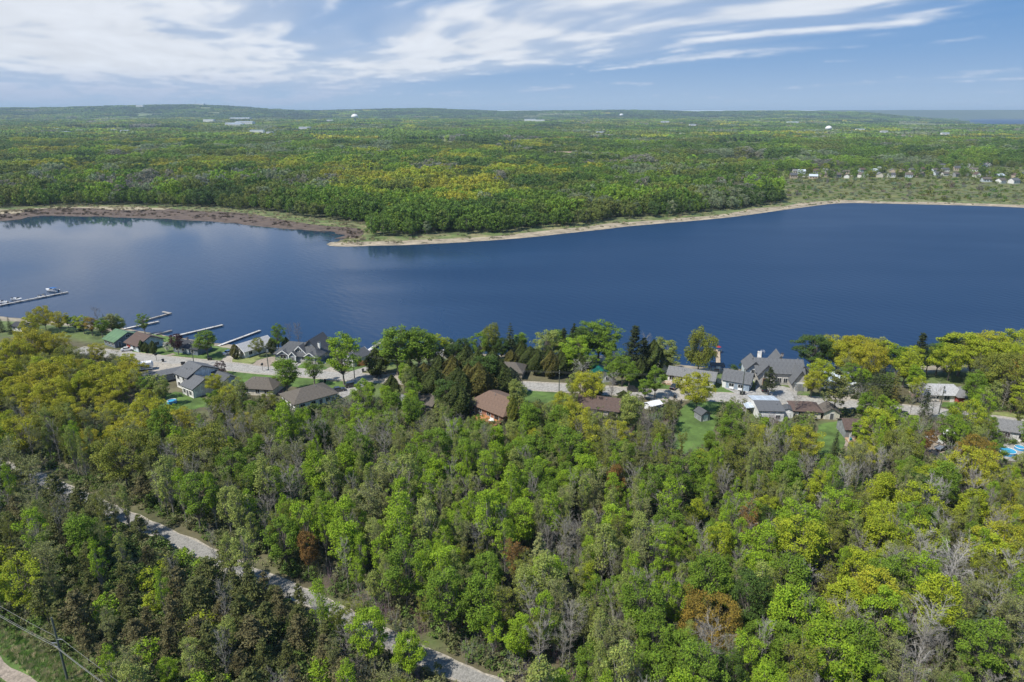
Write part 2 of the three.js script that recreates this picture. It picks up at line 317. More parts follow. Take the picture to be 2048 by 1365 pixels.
drive([[1990, 892], [2048, 880], [2100, 900], [2060, 926], [2000, 920]], M.concrete, LAND + 0.03, 'patio');
// beaches: strips that follow the far and near water's edge
function strip(name, from, inner, m, lift, seed) {
  const c = new THREE.CatmullRomCurve3(at0(from).map(([x, z]) => new THREE.Vector3(x, 0, z)), false, 'catmullrom', 0.3), L = c.getLength(), n = Math.ceil(L / 4), pos = [], uv = [], idx = [];
  for (let i = 0; i <= n; i++) {
    const p = c.getPointAt(i / n), t = c.getTangentAt(i / n), nx = -t.z, nz = t.x, [w0, w1] = inner(i / n, p);
    for (let q = 0; q <= 8; q++) { const w = lerp(w0, w1, q / 8), ww = w + (q === 0 ? 0.5 : 1.6) * fbm(i * 0.35, w * 0.4 + seed, 3, seed), x = p.x + nx * ww, z = p.z + nz * ww; pos.push(x, height(x, z) + lift, z); uv.push(x / 5, z / 5); }
    if (i < n) for (let k = 0; k < 8; k++) idx.push(i * 9 + k, i * 9 + 9 + k, i * 9 + k + 1, i * 9 + k + 1, i * 9 + 9 + k, i * 9 + 10 + k);
  }
  const g = new THREE.BufferGeometry(); g.setAttribute('position', new THREE.Float32BufferAttribute(pos, 3)); g.setAttribute('uv', new THREE.Float32BufferAttribute(uv, 2)); g.setIndex(idx); g.computeVertexNormals();
  if (g.attributes.normal.getY(22) < 0) { g.index.array.reverse(); g.computeVertexNormals(); }
  return structure(name, g, m);
}
const rightShore = farShorePx.slice(0, 27), leftShore = farShorePx.slice(27);
strip('beach', rightShore, (t, p) => [-4, 11 + 6 * N2(p.x / 40, p.z / 40, 3)], M.sand, 0.22, 21);
strip('mud_flat', leftShore, (t, p) => [-9 + 9 * N2(p.x / 26, p.z / 20, 5), mudW(p.x) + 9 * N2(p.x / 60, p.z / 60, 6)], M.mud, 0.32, 22);
strip('beach', leftShore.slice(8), (t, p) => [mudW(p.x) - 5 + 9 * N2(p.x / 60, p.z / 60, 6), mudW(p.x) + 16 + 16 * N2(p.x / 30, p.z / 30, 8)], M.reed, 0.36, 23);

// ------------------------------------------------------------------ water
function waterSurface() {
  const W = 2048, Hh = 1024, sx = 1840 / W, sz = 560 / Hh, bump = new Float32Array(W * Hh * 4), r = rng(77);
  const waves = []; for (let i = 0; i < 46; i++) { const len = 1.9 * Math.pow(3.4, r()), th = -0.55 + (r() - 0.5) * 1.5, k = 2 * Math.PI / len; waves.push([Math.cos(th) * k, Math.sin(th) * k, r() * 6.28, len * 0.0007]); }
  const rough = new Uint8Array(256 * 128 * 4), wind = (x, z) => { const px = bearingPx(x, z), n = fbm(x / 140, z / 60, 3, 31), calm = 1 - sm(px + n * 260, 560, 1150); const lee = 1 - sm(-z, 430, 560); return clamp(1 - calm * (0.93 - 0.16 * lee) + 0.25 * n, 0.05, 1.1); };
  const low = new Float32Array(256 * 128);
  for (let j = 0; j < 128; j++) for (let i = 0; i < 256; i++) { const v = wind(-880 + (i + 0.5) * 1840 / 256, -220 - (j + 0.5) * 560 / 128); low[j * 256 + i] = v; const k = (j * 256 + i) * 4, g = Math.round(255 * clamp(0.02 + 0.40 * v, 0, 1)); rough.set([g, g, g, 255], k); }
  for (let j = 0; j < Hh; j++) for (let i = 0; i < W; i++) {
    const x = -880 + i * sx, z = -220 - j * sz; let h = 0; for (const [a, b, ph, amp] of waves) h += amp * Math.sin(a * x + b * z + ph);
    const v = 0.5 + h * low[Math.min(127, j >> 3) * 256 + (i >> 3)] * 2.2, k = (j * W + i) * 4; bump[k] = bump[k + 1] = bump[k + 2] = v; bump[k + 3] = 1;
  }
  const bt = new THREE.DataTexture(bump, W, Hh, THREE.RGBAFormat, THREE.FloatType), rt = new THREE.DataTexture(rough, 256, 128);
  for (const t of [bt, rt]) { t.wrapS = t.wrapT = THREE.MirroredRepeatWrapping; t.magFilter = THREE.LinearFilter; t.needsUpdate = true; }
  return { bt, rt };
}
function waterSheet(x0, x1, z0, z1, y) {
  const g = new THREE.BufferGeometry(), u = (x) => (x + 880) / 1840, v = (z) => (-220 - z) / 560;
  g.setAttribute('position', new THREE.Float32BufferAttribute([x0, y, z0, x1, y, z0, x1, y, z1, x0, y, z1], 3));
  g.setAttribute('normal', new THREE.Float32BufferAttribute([0, 1, 0, 0, 1, 0, 0, 1, 0, 0, 1, 0], 3));
  g.setAttribute('uv', new THREE.Float32BufferAttribute([u(x0), v(z0), u(x1), v(z0), u(x1), v(z1), u(x0), v(z1)], 2));
  g.setIndex([0, 1, 2, 0, 2, 3]);
  return g;
}
{
  const { bt, rt } = waterSurface();
  const water = new THREE.MeshPhysicalMaterial({ color: C(0.009, 0.035, 0.088), roughness: 1, roughnessMap: rt, bumpMap: bt, bumpScale: 1, ior: 1.333, transparent: true, opacity: 0.93 });
  structure('lake', waterSheet(-1600, 1900, -222, -790, 0), water);
  structure('bay', waterSheet(2500, 15000, -5200, -13000, 0), new THREE.MeshPhysicalMaterial({ color: C(0.009, 0.035, 0.088), roughness: 0.5, ior: 1.333 }));
}
// ------------------------------------------------------------------ trees
const V = (x, y, z) => [x, y, z];
function randDir(r) { const z = r() * 2 - 1, t = r() * 6.2832, s = Math.sqrt(1 - z * z); return [s * Math.cos(t), z, s * Math.sin(t)]; }
function norm(v) { const l = Math.hypot(v[0], v[1], v[2]) || 1; return [v[0] / l, v[1] / l, v[2] / l]; }
// one leaf spray: a folded rhombus lying across n
function spray(gb, r, c, n, size, col, long = 1.35) {
  const a = randDir(r), d = a[0] * n[0] + a[1] * n[1] + a[2] * n[2], u = norm([a[0] - d * n[0], a[1] - d * n[1], a[2] - d * n[2]]);
  const v = [n[1] * u[2] - n[2] * u[1], n[2] * u[0] - n[0] * u[2], n[0] * u[1] - n[1] * u[0]], s = size * 0.5, L = s * long, w = s * (0.62 + 0.3 * r()), f = s * 0.3 * (r() - 0.3);
  const p = (x, y, h) => [c[0] + u[0] * x + v[0] * y + n[0] * h, c[1] + u[1] * x + v[1] * y + n[1] * h, c[2] + u[2] * x + v[2] * y + n[2] * h];
  const A = p(-L, 0, 0), Bq = p(0.1 * L, -w, f), Cq = p(L, 0, 0), D = p(-0.1 * L, w, f);
  gb.tri(A, Bq, Cq, col).tri(A, Cq, D, col);
}
function leafCol(r, k) { const v = k * (0.78 + 0.44 * r()), h = (r() - 0.5) * 0.22; return [v * (1 + h), v, v * (1 - h * 0.5)]; }
// limbs from the trunk line to points in the crown
function limb(gb, r, from, to, ra, rb, sides = 3, bend = 0.1) {
  const L = Math.hypot(to[0] - from[0], to[1] - from[1], to[2] - from[2]), m = [lerp(from[0], to[0], 0.5) + (r() - 0.5) * bend * L, lerp(from[1], to[1], 0.45) + (r() - 0.6) * bend * L, lerp(from[2], to[2], 0.5) + (r() - 0.5) * bend * L];
  gb.tube(from, m, ra, (ra + rb) / 2, sides).tube(m, to, (ra + rb) / 2, rb, sides);
  return m;
}
function trunkLine(r, h, lean = 0.03) { const a = r() * 6.28, l = h * lean * r(), k = (r() - 0.5) * 0.02 * h; return (t) => [Math.cos(a) * l * t + k * Math.sin(t * 5), h * t, Math.sin(a) * l * t + k * Math.cos(t * 4)]; }
function stem(gb, line, t1, r0, r1, n = 5, sides = 6) { for (let i = 0; i < n; i++) { const a = t1 * i / n, b = t1 * (i + 1) / n; gb.tube(line(a), line(b), lerp(r0, r1, Math.pow(i / n, 0.7)) * (i === 0 ? 1.25 : 1), lerp(r0, r1, Math.pow((i + 1) / n, 0.7)), sides); } }

// broadleaf: clumps of sprays on limbs, in an egg-shaped crown
function broadleaf(seed, { h, rad, base, clumps, per, leaf, cr, shell = 0.62, flat = 0.72, fork = 0.55, top = 0.5, trunkR = 0.017, gaps = 0.12, droop = 0 }) {
  const r = rng(seed), tr = new GB(), cw = new GB(), line = trunkLine(r, h), cy = h * (base + 1) / 2, ch = h * (1 - base) / 2;
  stem(tr, line, 0.86, h * trunkR, h * 0.004);
  const lump = randDir(r), lump2 = randDir(r);
  for (let i = 0; i < clumps; i++) {
    const y = 1 - 2 * (i + 0.5) / clumps, az = i * 2.39996 + r() * 1.3, ring = Math.sqrt(1 - y * y), d = [ring * Math.cos(az), y, ring * Math.sin(az)];
    const bulge = 1 + 0.34 * (d[0] * lump[0] + d[2] * lump[2]) + 0.26 * Math.sin(3 * az + lump2[0] * 5 + y * 3) * ring;
    const q = (shell + (1 - shell) * Math.pow(r(), 0.5)) * bulge * (0.86 + 0.25 * r());
    const wide = y > 0 ? Math.pow(1 - y * y * 0.9, top) / Math.max(0.2, ring) : 1;
    const l = line(clamp((cy + y * ch) / h, 0, 0.98));
    const c = [l[0] + d[0] * rad * q * wide, cy + d[1] * ch * (0.72 + 0.3 * r()), l[2] + d[2] * rad * q * wide];
    if (droop) c[1] -= droop * ring * ring * h * 0.1;
    const f = clamp((c[1] - h * (1 - fork) * 0.5) / h * (0.55 + 0.25 * r()), base * 0.7, 0.84);
    limb(tr, r, line(f), c, h * 0.0042 * (1.3 - f), 0.012, 3, 0.16);
    if (r() < gaps) continue;
    const R = cr * (0.65 + 0.7 * r()), tone = 0.82 + 0.36 * r(), n = Math.round(per * (0.6 + 0.8 * r()) * R / cr);
    for (let k = 0; k < n; k++) {
      const e = randDir(r); if (e[1] < -0.35 && r() < 0.6) continue;
      const s = R * (0.45 + 0.6 * Math.pow(r(), 0.6)) * (1 + 0.25 * Math.sin(e[0] * 7 + i) * Math.cos(e[2] * 6));
      const p = [c[0] + e[0] * s, c[1] + e[1] * s * flat - droop * Math.max(0, r() - 0.4) * R * 1.6, c[2] + e[2] * s], j = randDir(r);
      spray(cw, r, p, norm([e[0] * 0.55 + j[0] * 0.75, e[1] * 0.45 + 0.4 + j[1] * 0.75, e[2] * 0.55 + j[2] * 0.75]), leaf * (0.6 + 0.8 * r()), leafCol(r, tone), droop ? 2.2 : 1.35);
    }
  }
  return { trunk: tr.geo(), crown: cw.geo() };
}
// twiggy tree: forking limbs; optional small young leaves at the tips
function twiggy(seed, { h, rad, base, limbs = 13, subs = 5, twigs = 5, leaves = 0, leaf = 0.2, trunkR = 0.011, tip = 0.013, up = 0.9 }) {
  const r = rng(seed), tr = new GB(), cw = new GB(), line = trunkLine(r, h, 0.05), tips = [];
  stem(tr, line, 0.97, h * trunkR, 0.02);
  for (let i = 0; i < limbs; i++) {
    const f = lerp(base, 0.95, (i + r()) / limbs), from = line(f), az = i * 2.4 + r(), reach = rad * (0.45 + 0.75 * r()) * Math.sin(Math.PI * clamp(0.22 + 0.75 * (1 - (f - base) / (1 - base)), 0, 1));
    const to = [from[0] + Math.cos(az) * reach, from[1] + reach * up * (0.6 + 0.6 * r()), from[2] + Math.sin(az) * reach];
    const m = limb(tr, r, from, to, h * 0.0045 * (1.25 - f), 0.02, 3, 0.22);
    tips.push(to);
    for (let k = 0; k < subs; k++) {
      const t = 0.3 + 0.7 * r(), a = t < 0.5 ? [0, 1, 2].map((q) => lerp(from[q], m[q], t * 2)) : [0, 1, 2].map((q) => lerp(m[q], to[q], t * 2 - 1)), d = randDir(r), L = reach * (0.22 + 0.3 * r()) + 0.35;
      const b = [a[0] + (d[0] * 0.75 + Math.cos(az) * 0.45) * L, a[1] + (Math.abs(d[1]) * 0.6 + 0.35) * L, a[2] + (d[2] * 0.75 + Math.sin(az) * 0.45) * L];
      tr.tube(a, b, 0.018, tip, 3); tips.push(b);
      for (let w = 0; w < twigs; w++) { const s = 0.25 + 0.75 * r(), g = [0, 1, 2].map((q) => lerp(a[q], b[q], s)), e = randDir(r), l2 = L * (0.3 + 0.4 * r()); const z = [g[0] + e[0] * l2, g[1] + (Math.abs(e[1]) * 0.7 + 0.15) * l2, g[2] + e[2] * l2]; tr.tube(g, z, tip, 0.003, 3); tips.push(z); }
    }
  }
  for (let k = 0; k < leaves; k++) { const t = tips[(r() * tips.length) | 0], e = randDir(r), s = 0.5 * Math.pow(r(), 0.7), j = randDir(r); spray(cw, r, [t[0] + e[0] * s, t[1] + e[1] * s, t[2] + e[2] * s], norm([j[0], j[1] + 0.6, j[2]]), leaf * (0.6 + 0.8 * r()), leafCol(r, 0.85 + 0.3 * r())); }
  return { trunk: tr.geo(), crown: leaves ? cw.geo() : null };
}
// pine: open, irregular shelves of needle tufts
function pine(seed, { h, rad, base, whorls = 9, arms = 6, per = 26, leaf = 0.42, trunkR = 0.014, shelf = 0.5 }) {
  const r = rng(seed), tr = new GB(), cw = new GB(), line = trunkLine(r, h, 0.04);
  stem(tr, line, 0.99, h * trunkR, 0.03);
  for (let i = 0; i < whorls; i++) {
    const f = lerp(base, 0.985, Math.pow((i + 0.4 * r()) / (whorls - 0.6), 0.9)), reach0 = rad * Math.pow(Math.max(0.05, 1 - (f - base) / (1.06 - base)), 0.75) * (0.75 + 0.4 * r());
    for (let k = 0; k < arms; k++) {
      if (r() < 0.12) continue;
      const az = k / arms * 6.283 + i * 1.1 + r() * 0.8, reach = reach0 * (0.55 + 0.6 * r()), from = line(Math.max(0.05, f - 0.03)), to = [from[0] + Math.cos(az) * reach, h * f + reach * (0.16 + 0.2 * (r() - 0.3)), from[2] + Math.sin(az) * reach];
      tr.tube(from, to, 0.03 + 0.02 * (1 - f), 0.012, 3);
      const tone = 0.75 + 0.45 * r(), n = Math.round(per * (0.5 + 0.7 * reach / rad));
      for (let w = 0; w < n; w++) {
        const s = 0.3 + 0.75 * Math.pow(r(), 0.7), sp = 0.14 + 0.30 * reach * s, e = randDir(r), p = [lerp(from[0], to[0], s) + e[0] * sp, lerp(from[1], to[1], s) + e[1] * sp * shelf + 0.1, lerp(from[2], to[2], s) + e[2] * sp], j = randDir(r);
        spray(cw, r, p, norm([j[0] * 0.9 + Math.cos(az) * 0.2, j[1] * 0.9 + 0.55, j[2] * 0.9 + Math.sin(az) * 0.2]), leaf * (0.55 + 0.8 * r()), leafCol(r, tone), 1.7);
      }
    }
  }
  return { trunk: tr.geo(), crown: cw.geo() };
}
// spruce: drooping tiers in a narrow cone
function spruce(seed, { h, rad, base = 0.06, tiers = 17, arms = 9, per = 15, leaf = 0.4, power = 0.85 }) {
  const r = rng(seed), tr = new GB(), cw = new GB(), line = trunkLine(r, h, 0.01);
  stem(tr, line, 0.99, h * 0.013, 0.02);
  for (let i = 0; i < tiers; i++) {
    const f = lerp(base, 0.985, (i + 0.3 * r()) / tiers), reach0 = rad * Math.pow(1.02 - (f - base) / (1 - base), power);
    const m = Math.max(3, Math.round(arms * (0.45 + 0.6 * reach0 / rad)));
    for (let k = 0; k < m; k++) {
      const az = k / m * 6.283 + i * 0.7 + r() * 0.5, reach = reach0 * (0.7 + 0.45 * r()), from = line(f), to = [from[0] + Math.cos(az) * reach, from[1] - reach * 0.22, from[2] + Math.sin(az) * reach], tone = 0.75 + 0.45 * r();
      tr.tube(from, to, 0.022, 0.006, 3);
      for (let w = 0; w < per; w++) {
        const s = 0.15 + 0.9 * Math.pow(r(), 0.75), side = (r() - 0.5) * 0.55 * reach * s, p = [lerp(from[0], to[0], s) - Math.sin(az) * side, lerp(from[1], to[1], s) - Math.abs(side) * 0.35 + 0.12 * (r() - 0.5), lerp(from[2], to[2], s) + Math.cos(az) * side], j = randDir(r);
        spray(cw, r, p, norm([Math.cos(az) * 0.4 + j[0] * 0.5, 0.8 + j[1] * 0.5, Math.sin(az) * 0.4 + j[2] * 0.5]), leaf * (0.6 + 0.7 * r()) * (0.6 + 0.4 * reach0 / rad), leafCol(r, tone), 1.6);
      }
    }
  }
  return { trunk: tr.geo(), crown: cw.geo() };
}
// cedar: dense teardrop of upright fans
function cedar(seed, { h, rad, n = 4200, leaf = 0.42 }) {
  const r = rng(seed), tr = new GB(), cw = new GB(), line = trunkLine(r, h, 0.01), ph = r() * 6;
  stem(tr, line, 0.9, h * 0.016, 0.02);
  for (let i = 0; i < n; i++) {
    const f = Math.pow(r(), 0.8), az = r() * 6.283, prof = Math.pow(Math.sin(Math.PI * Math.pow(clamp(1 - f, 0, 1), 1.12) * 0.93), 0.85), lobes = 1 + 0.2 * Math.sin(az * 3 + ph + f * 9) + 0.16 * Math.sin(az * 7 + f * 17 + ph * 2), R = rad * prof * lobes * (0.62 + 0.45 * Math.pow(r(), 0.5)), tone = 0.85 + 0.25 * Math.sin(az * 5 + ph + f * 14);
    const p = [Math.cos(az) * R, h * (0.04 + 0.96 * f), Math.sin(az) * R], j = randDir(r);
    spray(cw, r, p, norm([Math.cos(az) * 0.7 + j[0] * 0.6, 0.35 + j[1] * 0.6, Math.sin(az) * 0.7 + j[2] * 0.6]), leaf * (0.5 + 0.8 * r()), leafCol(r, tone), 1.6);
  }
  for (let i = 0; i < 24; i++) { const f = 0.08 + 0.8 * r(), a = r() * 6.28, R = rad * 0.6 * (1 - f); tr.tube(line(f), [Math.cos(a) * R, h * f + R * 0.6, Math.sin(a) * R], 0.03, 0.01, 3); }
  return { trunk: tr.geo(), crown: cw.geo() };
}
const KIND = {
  leafy: [0, 1, 2, 3, 4, 5].map((i) => broadleaf(100 + i, { h: 13 + (i % 3), rad: 2.75 + 0.4 * (i % 3), base: 0.28 + 0.07 * (i % 2), clumps: 74, per: 190, leaf: 0.225, cr: 0.92, gaps: 0.2 })),
  slender: [0, 1, 2, 3, 4].map((i) => broadleaf(130 + i, { h: 15.5 + (i % 3), rad: 2.3 + 0.25 * (i % 3), base: 0.36, clumps: 52, per: 110, leaf: 0.22, cr: 0.8, gaps: 0.2, shell: 0.4, top: 0.8, trunkR: 0.0115 })),
  broad: [0, 1, 2, 3, 4, 5].map((i) => broadleaf(160 + i, { h: 13.5 + (i % 2), rad: 5.2 + 0.4 * (i % 3), base: 0.30, clumps: 96, per: 190, leaf: 0.24, cr: 1.2, flat: 0.62, top: 0.34, gaps: 0.1, shell: 0.7 })),
  budding: [0, 1, 2, 3, 4, 5].map((i) => twiggy(190 + i, { h: 13.5 + (i % 3), rad: 2.5 + 0.3 * (i % 3), base: 0.3, up: 1.3, limbs: 20, subs: 6, twigs: 4, leaves: 4200, leaf: 0.19 })),
  bare: [0, 1, 2, 3, 4].map((i) => twiggy(220 + i, { h: 13.5 + (i % 3), rad: 2.3 + 0.4 * (i % 2), base: 0.3, limbs: 24, subs: 8, twigs: 8, tip: 0.012, up: 1.5 })),
  pine: [0, 1, 2, 3, 4].map((i) => pine(250 + i, { h: 12 + (i % 3), rad: 3.2 + 0.4 * (i % 2), base: 0.36 + 0.06 * (i % 2), whorls: 9, arms: 6, per: 78, shelf: 0.36, leaf: 0.28 })),
  whitepine: [0, 1].map((i) => pine(280 + i, { h: 20, rad: 5.0, base: 0.2, whorls: 15, arms: 7, per: 90, leaf: 0.34, shelf: 0.28 })),
  spruce: [0, 1, 2].map((i) => spruce(300 + i, { h: 15, rad: 2.7 + 0.3 * i, per: 30, leaf: 0.32 })),
  cedar: [0, 1, 2].map((i) => cedar(320 + i, { h: 12, rad: 3.0 - 0.3 * i, n: 9000, leaf: 0.3 })),
  willow: [0, 1].map((i) => broadleaf(340 + i, { h: 16, rad: 5.2, base: 0.22, clumps: 76, per: 190, leaf: 0.28, cr: 1.5, gaps: 0.06, droop: 1, top: 0.4 })),
  sapling: [0, 1, 2].map((i) => broadleaf(360 + i, { h: 6.5, rad: 1.9, base: 0.2, clumps: 26, per: 52, leaf: 0.28, cr: 0.72, gaps: 0.08 })),
};
const leafMat = (c) => new THREE.MeshPhysicalMaterial({ color: C(...c), roughness: 0.9, vertexColors: true, transmission: 0.26, thickness: 0, side: THREE.DoubleSide, specularIntensity: 0.5 });
const TONE = {
  bright: leafMat([0.235, 0.355, 0.016]), green: leafMat([0.152, 0.245, 0.018]), deep: leafMat([0.067, 0.121, 0.016]), lime: leafMat([0.315, 0.375, 0.018]),
  gold: leafMat([0.364, 0.342, 0.022]), yellow: leafMat([0.364, 0.375, 0.022]), ochre: leafMat([0.280, 0.202, 0.029]), olive: leafMat([0.205, 0.23, 0.028]), pale: leafMat([0.265, 0.315, 0.07]), sage: leafMat([0.245, 0.265, 0.09]),
  rust: leafMat([0.246, 0.140, 0.036]), purple: leafMat([0.062, 0.018, 0.025]), dullPine: leafMat([0.148, 0.165, 0.045]), brownPine: leafMat([0.175, 0.158, 0.065]), darkPine: leafMat([0.056, 0.076, 0.022]), bluePine: leafMat([0.074, 0.099, 0.052]),
  cedar: leafMat([0.084, 0.114, 0.020]), cedarGold: leafMat([0.151, 0.140, 0.027]), white: leafMat([0.560, 0.560, 0.470]),
};
const BARK = { grey: grained([0.17, 0.15, 0.13], 1, grainFine, 1), dark: mat([0.075, 0.062, 0.05], 1), pale: mat([0.27, 0.25, 0.22], 1), silver: mat([0.36, 0.34, 0.315], 1), birch: mat([0.62, 0.60, 0.56], 0.9) };
BARK.grey = mat([0.17, 0.15, 0.13], 1);
const KINDNAME = { leafy: 'leafy_tree', slender: 'slender_tree', broad: 'spreading_tree', budding: 'budding_tree', bare: 'bare_tree', pine: 'pine_tree', whitepine: 'tall_pine_tree', spruce: 'spruce_tree', cedar: 'cedar_tree', willow: 'willow_tree', sapling: 'young_tree' };
const TONEWORD = { bright: 'bright green', green: 'mid green', deep: 'deep green', lime: 'lime green', gold: 'golden olive', yellow: 'yellow-green', ochre: 'ochre', olive: 'olive', pale: 'pale green', sage: 'grey-green', rust: 'rust-brown', purple: 'dark purple', dullPine: 'dull olive', brownPine: 'brownish', darkPine: 'dark green', bluePine: 'blue-green', cedar: 'dark olive', cedarGold: 'golden brown', white: 'white flowering' };
const KINDWORD = { leafy: 'rounded leafy tree', slender: 'slender tall leafy tree', broad: 'broad spreading tree', budding: 'thinly leafed twiggy tree', bare: 'leafless twiggy tree', pine: 'ragged pine', whitepine: 'tall layered pine', spruce: 'pointed spruce', cedar: 'dense cedar', willow: 'drooping willow', sapling: 'young leafy tree' };
const BARKWORD = { grey: 'grey', dark: 'dark', pale: 'pale', silver: 'silvery', birch: 'white' };
const trees = [];
function tree(kind, tone, x, z, { h, wide = 1, turn, bark, variant, where, label, y = LAND }, r) {
  const list = KIND[kind], v = list[variant ?? Math.floor(r() * list.length)], bk = bark ?? ({ pine: 'dark', whitepine: 'dark', spruce: 'dark', cedar: 'dark', bare: 'pale', slender: 'pale' }[kind] ?? 'grey');
  if (!v.h) { v.trunk.computeBoundingBox(); v.h = v.trunk.boundingBox.max.y; if (v.crown) { v.crown.computeBoundingBox(); v.h = Math.max(v.h, v.crown.boundingBox.max.y); } }
  const big = h > 14.6 ? 'tall ' : h < 11 ? 'short ' : '';
  const l = label ?? (v.crown ? `${big}${TONEWORD[tone]} ${KINDWORD[kind]} ${where}` : `${big}${KINDWORD[kind]} with ${BARKWORD[bk]} branches ${where}`);
  const t = thing(KINDNAME[kind], l, 'tree', label ? undefined : `${KINDWORD[kind]}s ${where}`);
  const s = h / v.h; t.position.set(x, y - 0.05, z); t.rotation.y = turn ?? r() * 6.283; t.scale.set(s * wide, s, s * wide);
  part(t, 'trunk', v.trunk, BARK[bk]); if (v.crown) part(t, 'crown', v.crown, TONE[tone]);
  trees.push(t); return t;
}
// ------------------------------------------------------------------ woods on the near bank
function inPoly(poly, x, y) { let c = false; for (let i = 0, j = poly.length - 1; i < poly.length; j = i++) { const [ax, ay] = poly[j], [bx, by] = poly[i]; if ((ay > y) !== (by > y) && x < (bx - ax) * (y - ay) / (by - ay) + ax) c = !c; } return c; }
function lineDist(pts, x, z) { let d = 1e9; for (let i = 1; i < pts.length; i++) { const [ax, az] = pts[i - 1], [bx, bz] = pts[i], ex = bx - ax, ez = bz - az, t = clamp(((x - ax) * ex + (z - az) * ez) / (ex * ex + ez * ez), 0, 1); d = Math.min(d, Math.hypot(x - ax - ex * t, z - az - ez * t)); } return d; }
// clearings: what the photograph shows open between the trees (photo outline, ground row of its far edge)
const OPEN = [
  [[240, 700], [520, 722], [720, 745], [800, 752], [800, 768], [700, 765], [500, 752], [250, 725]], [[208, 652], [330, 660], [330, 705], [240, 705], [208, 690]], [[330, 690], [450, 700], [450, 740], [330, 725]],
  [[272, 725], [375, 722], [450, 735], [440, 775], [395, 798], [345, 812], [330, 800], [310, 785], [300, 765], [272, 752]], [[465, 665], [545, 665], [545, 706], [465, 706]], [[550, 665], [665, 665], [665, 732], [550, 732]],
  [[695, 700], [740, 700], [740, 735], [695, 735]], [[568, 762], [672, 762], [672, 800], [640, 810], [620, 818], [568, 818]], [[655, 762], [722, 762], [715, 790], [655, 797]], [[936, 783], [1048, 783], [1048, 815], [1010, 850], [936, 828]],
  [[1040, 760], [1130, 766], [1130, 785], [1100, 800], [1040, 800]], [[1330, 720], [1430, 733], [1425, 765], [1380, 770], [1378, 805], [1340, 805], [1300, 805], [1230, 787], [1230, 768], [1330, 765]], [[1365, 805], [1440, 805], [1430, 900], [1345, 905], [1350, 850]],
  [[1440, 700], [1612, 705], [1612, 790], [1650, 798], [1650, 812], [1440, 808]], [[1485, 795], [1655, 800], [1655, 830], [1560, 838], [1485, 830]], [[1625, 830], [1715, 826], [1715, 880], [1697, 908], [1625, 908]], [[1838, 758], [1925, 758], [1925, 800], [1890, 830], [1838, 828]],
  [[1985, 833], [2060, 842], [2060, 872], [1985, 860]], [[1790, 808], [1845, 813], [1845, 836], [1790, 832]], [[60, 936], [200, 996], [330, 1050], [420, 1092], [410, 1112], [300, 1076], [60, 976]], [[560, 1158], [640, 1190], [1010, 1342], [1010, 1400], [900, 1385], [620, 1232], [550, 1196]], [[-40, 1225], [60, 1262], [250, 1380], [-40, 1400]],
  [[318, 780], [420, 786], [415, 830], [318, 825]], [[1992, 890], [2060, 886], [2060, 926], [1992, 922]], [[1852, 868], [1900, 872], [1896, 915], [1852, 918]], [[500, 745], [552, 745], [552, 785], [500, 785]], [[830, 788], [868, 788], [868, 808], [830, 812]], [[795, 808], [815, 808], [815, 826], [795, 826]],
  [[1160, 788], [1250, 796], [1250, 820], [1160, 822]], [[1285, 800], [1330, 802], [1330, 822], [1285, 822]], [[1183, 722], [1210, 722], [1210, 758], [1183, 758]], [[28, 636], [62, 636], [62, 660], [28, 660]],
].map((poly, i) => ({ poly, strict: i >= 19 && i <= 21, far: G(0, Math.max(...poly.map((p) => p[1]))).z }));
function hides(x, z, h, rad, y0 = 0.35) {
  for (const { poly, far, strict } of OPEN) {
    if (z < far - 4) { const [bx, by] = P(x, LAND, z); if (inPoly(poly, bx, by)) return true; continue; }
    for (const [u, v] of strict ? [[0, 0.97], [0, 0.62], [-0.7, 0.62], [0.7, 0.62], [0, y0], [-0.5, 0.85], [0.5, 0.85], [0, 0]] : [[0, 0.86], [0, 0.6], [-0.4, 0.62], [0.4, 0.62], [0, y0]]) { const [qx, qy] = P(x + u * rad, LAND + v * h, z); if (inPoly(poly, qx, qy)) return true; }
  }
  return false;
}
const placed = [];
function free(x, z, s) { for (const p of placed) { const d = 0.5 * (s + p[2]), ex = p[0] - x, ez = p[1] - z; if (ex * ex + ez * ez < d * d) return false; } return true; }
const RADIUS = { leafy: 3.0, slender: 2.4, broad: 5.3, budding: 2.8, bare: 2.7, pine: 2.8, whitepine: 5, spruce: 2.7, cedar: 2.7, willow: 5, sapling: 1.8 };
const SPACE = { leafy: 4.8, slender: 3.5, broad: 7.4, budding: 3.7, bare: 3.3, pine: 3.4, whitepine: 8, spruce: 4, cedar: 4.4, willow: 9, sapling: 2.8 };
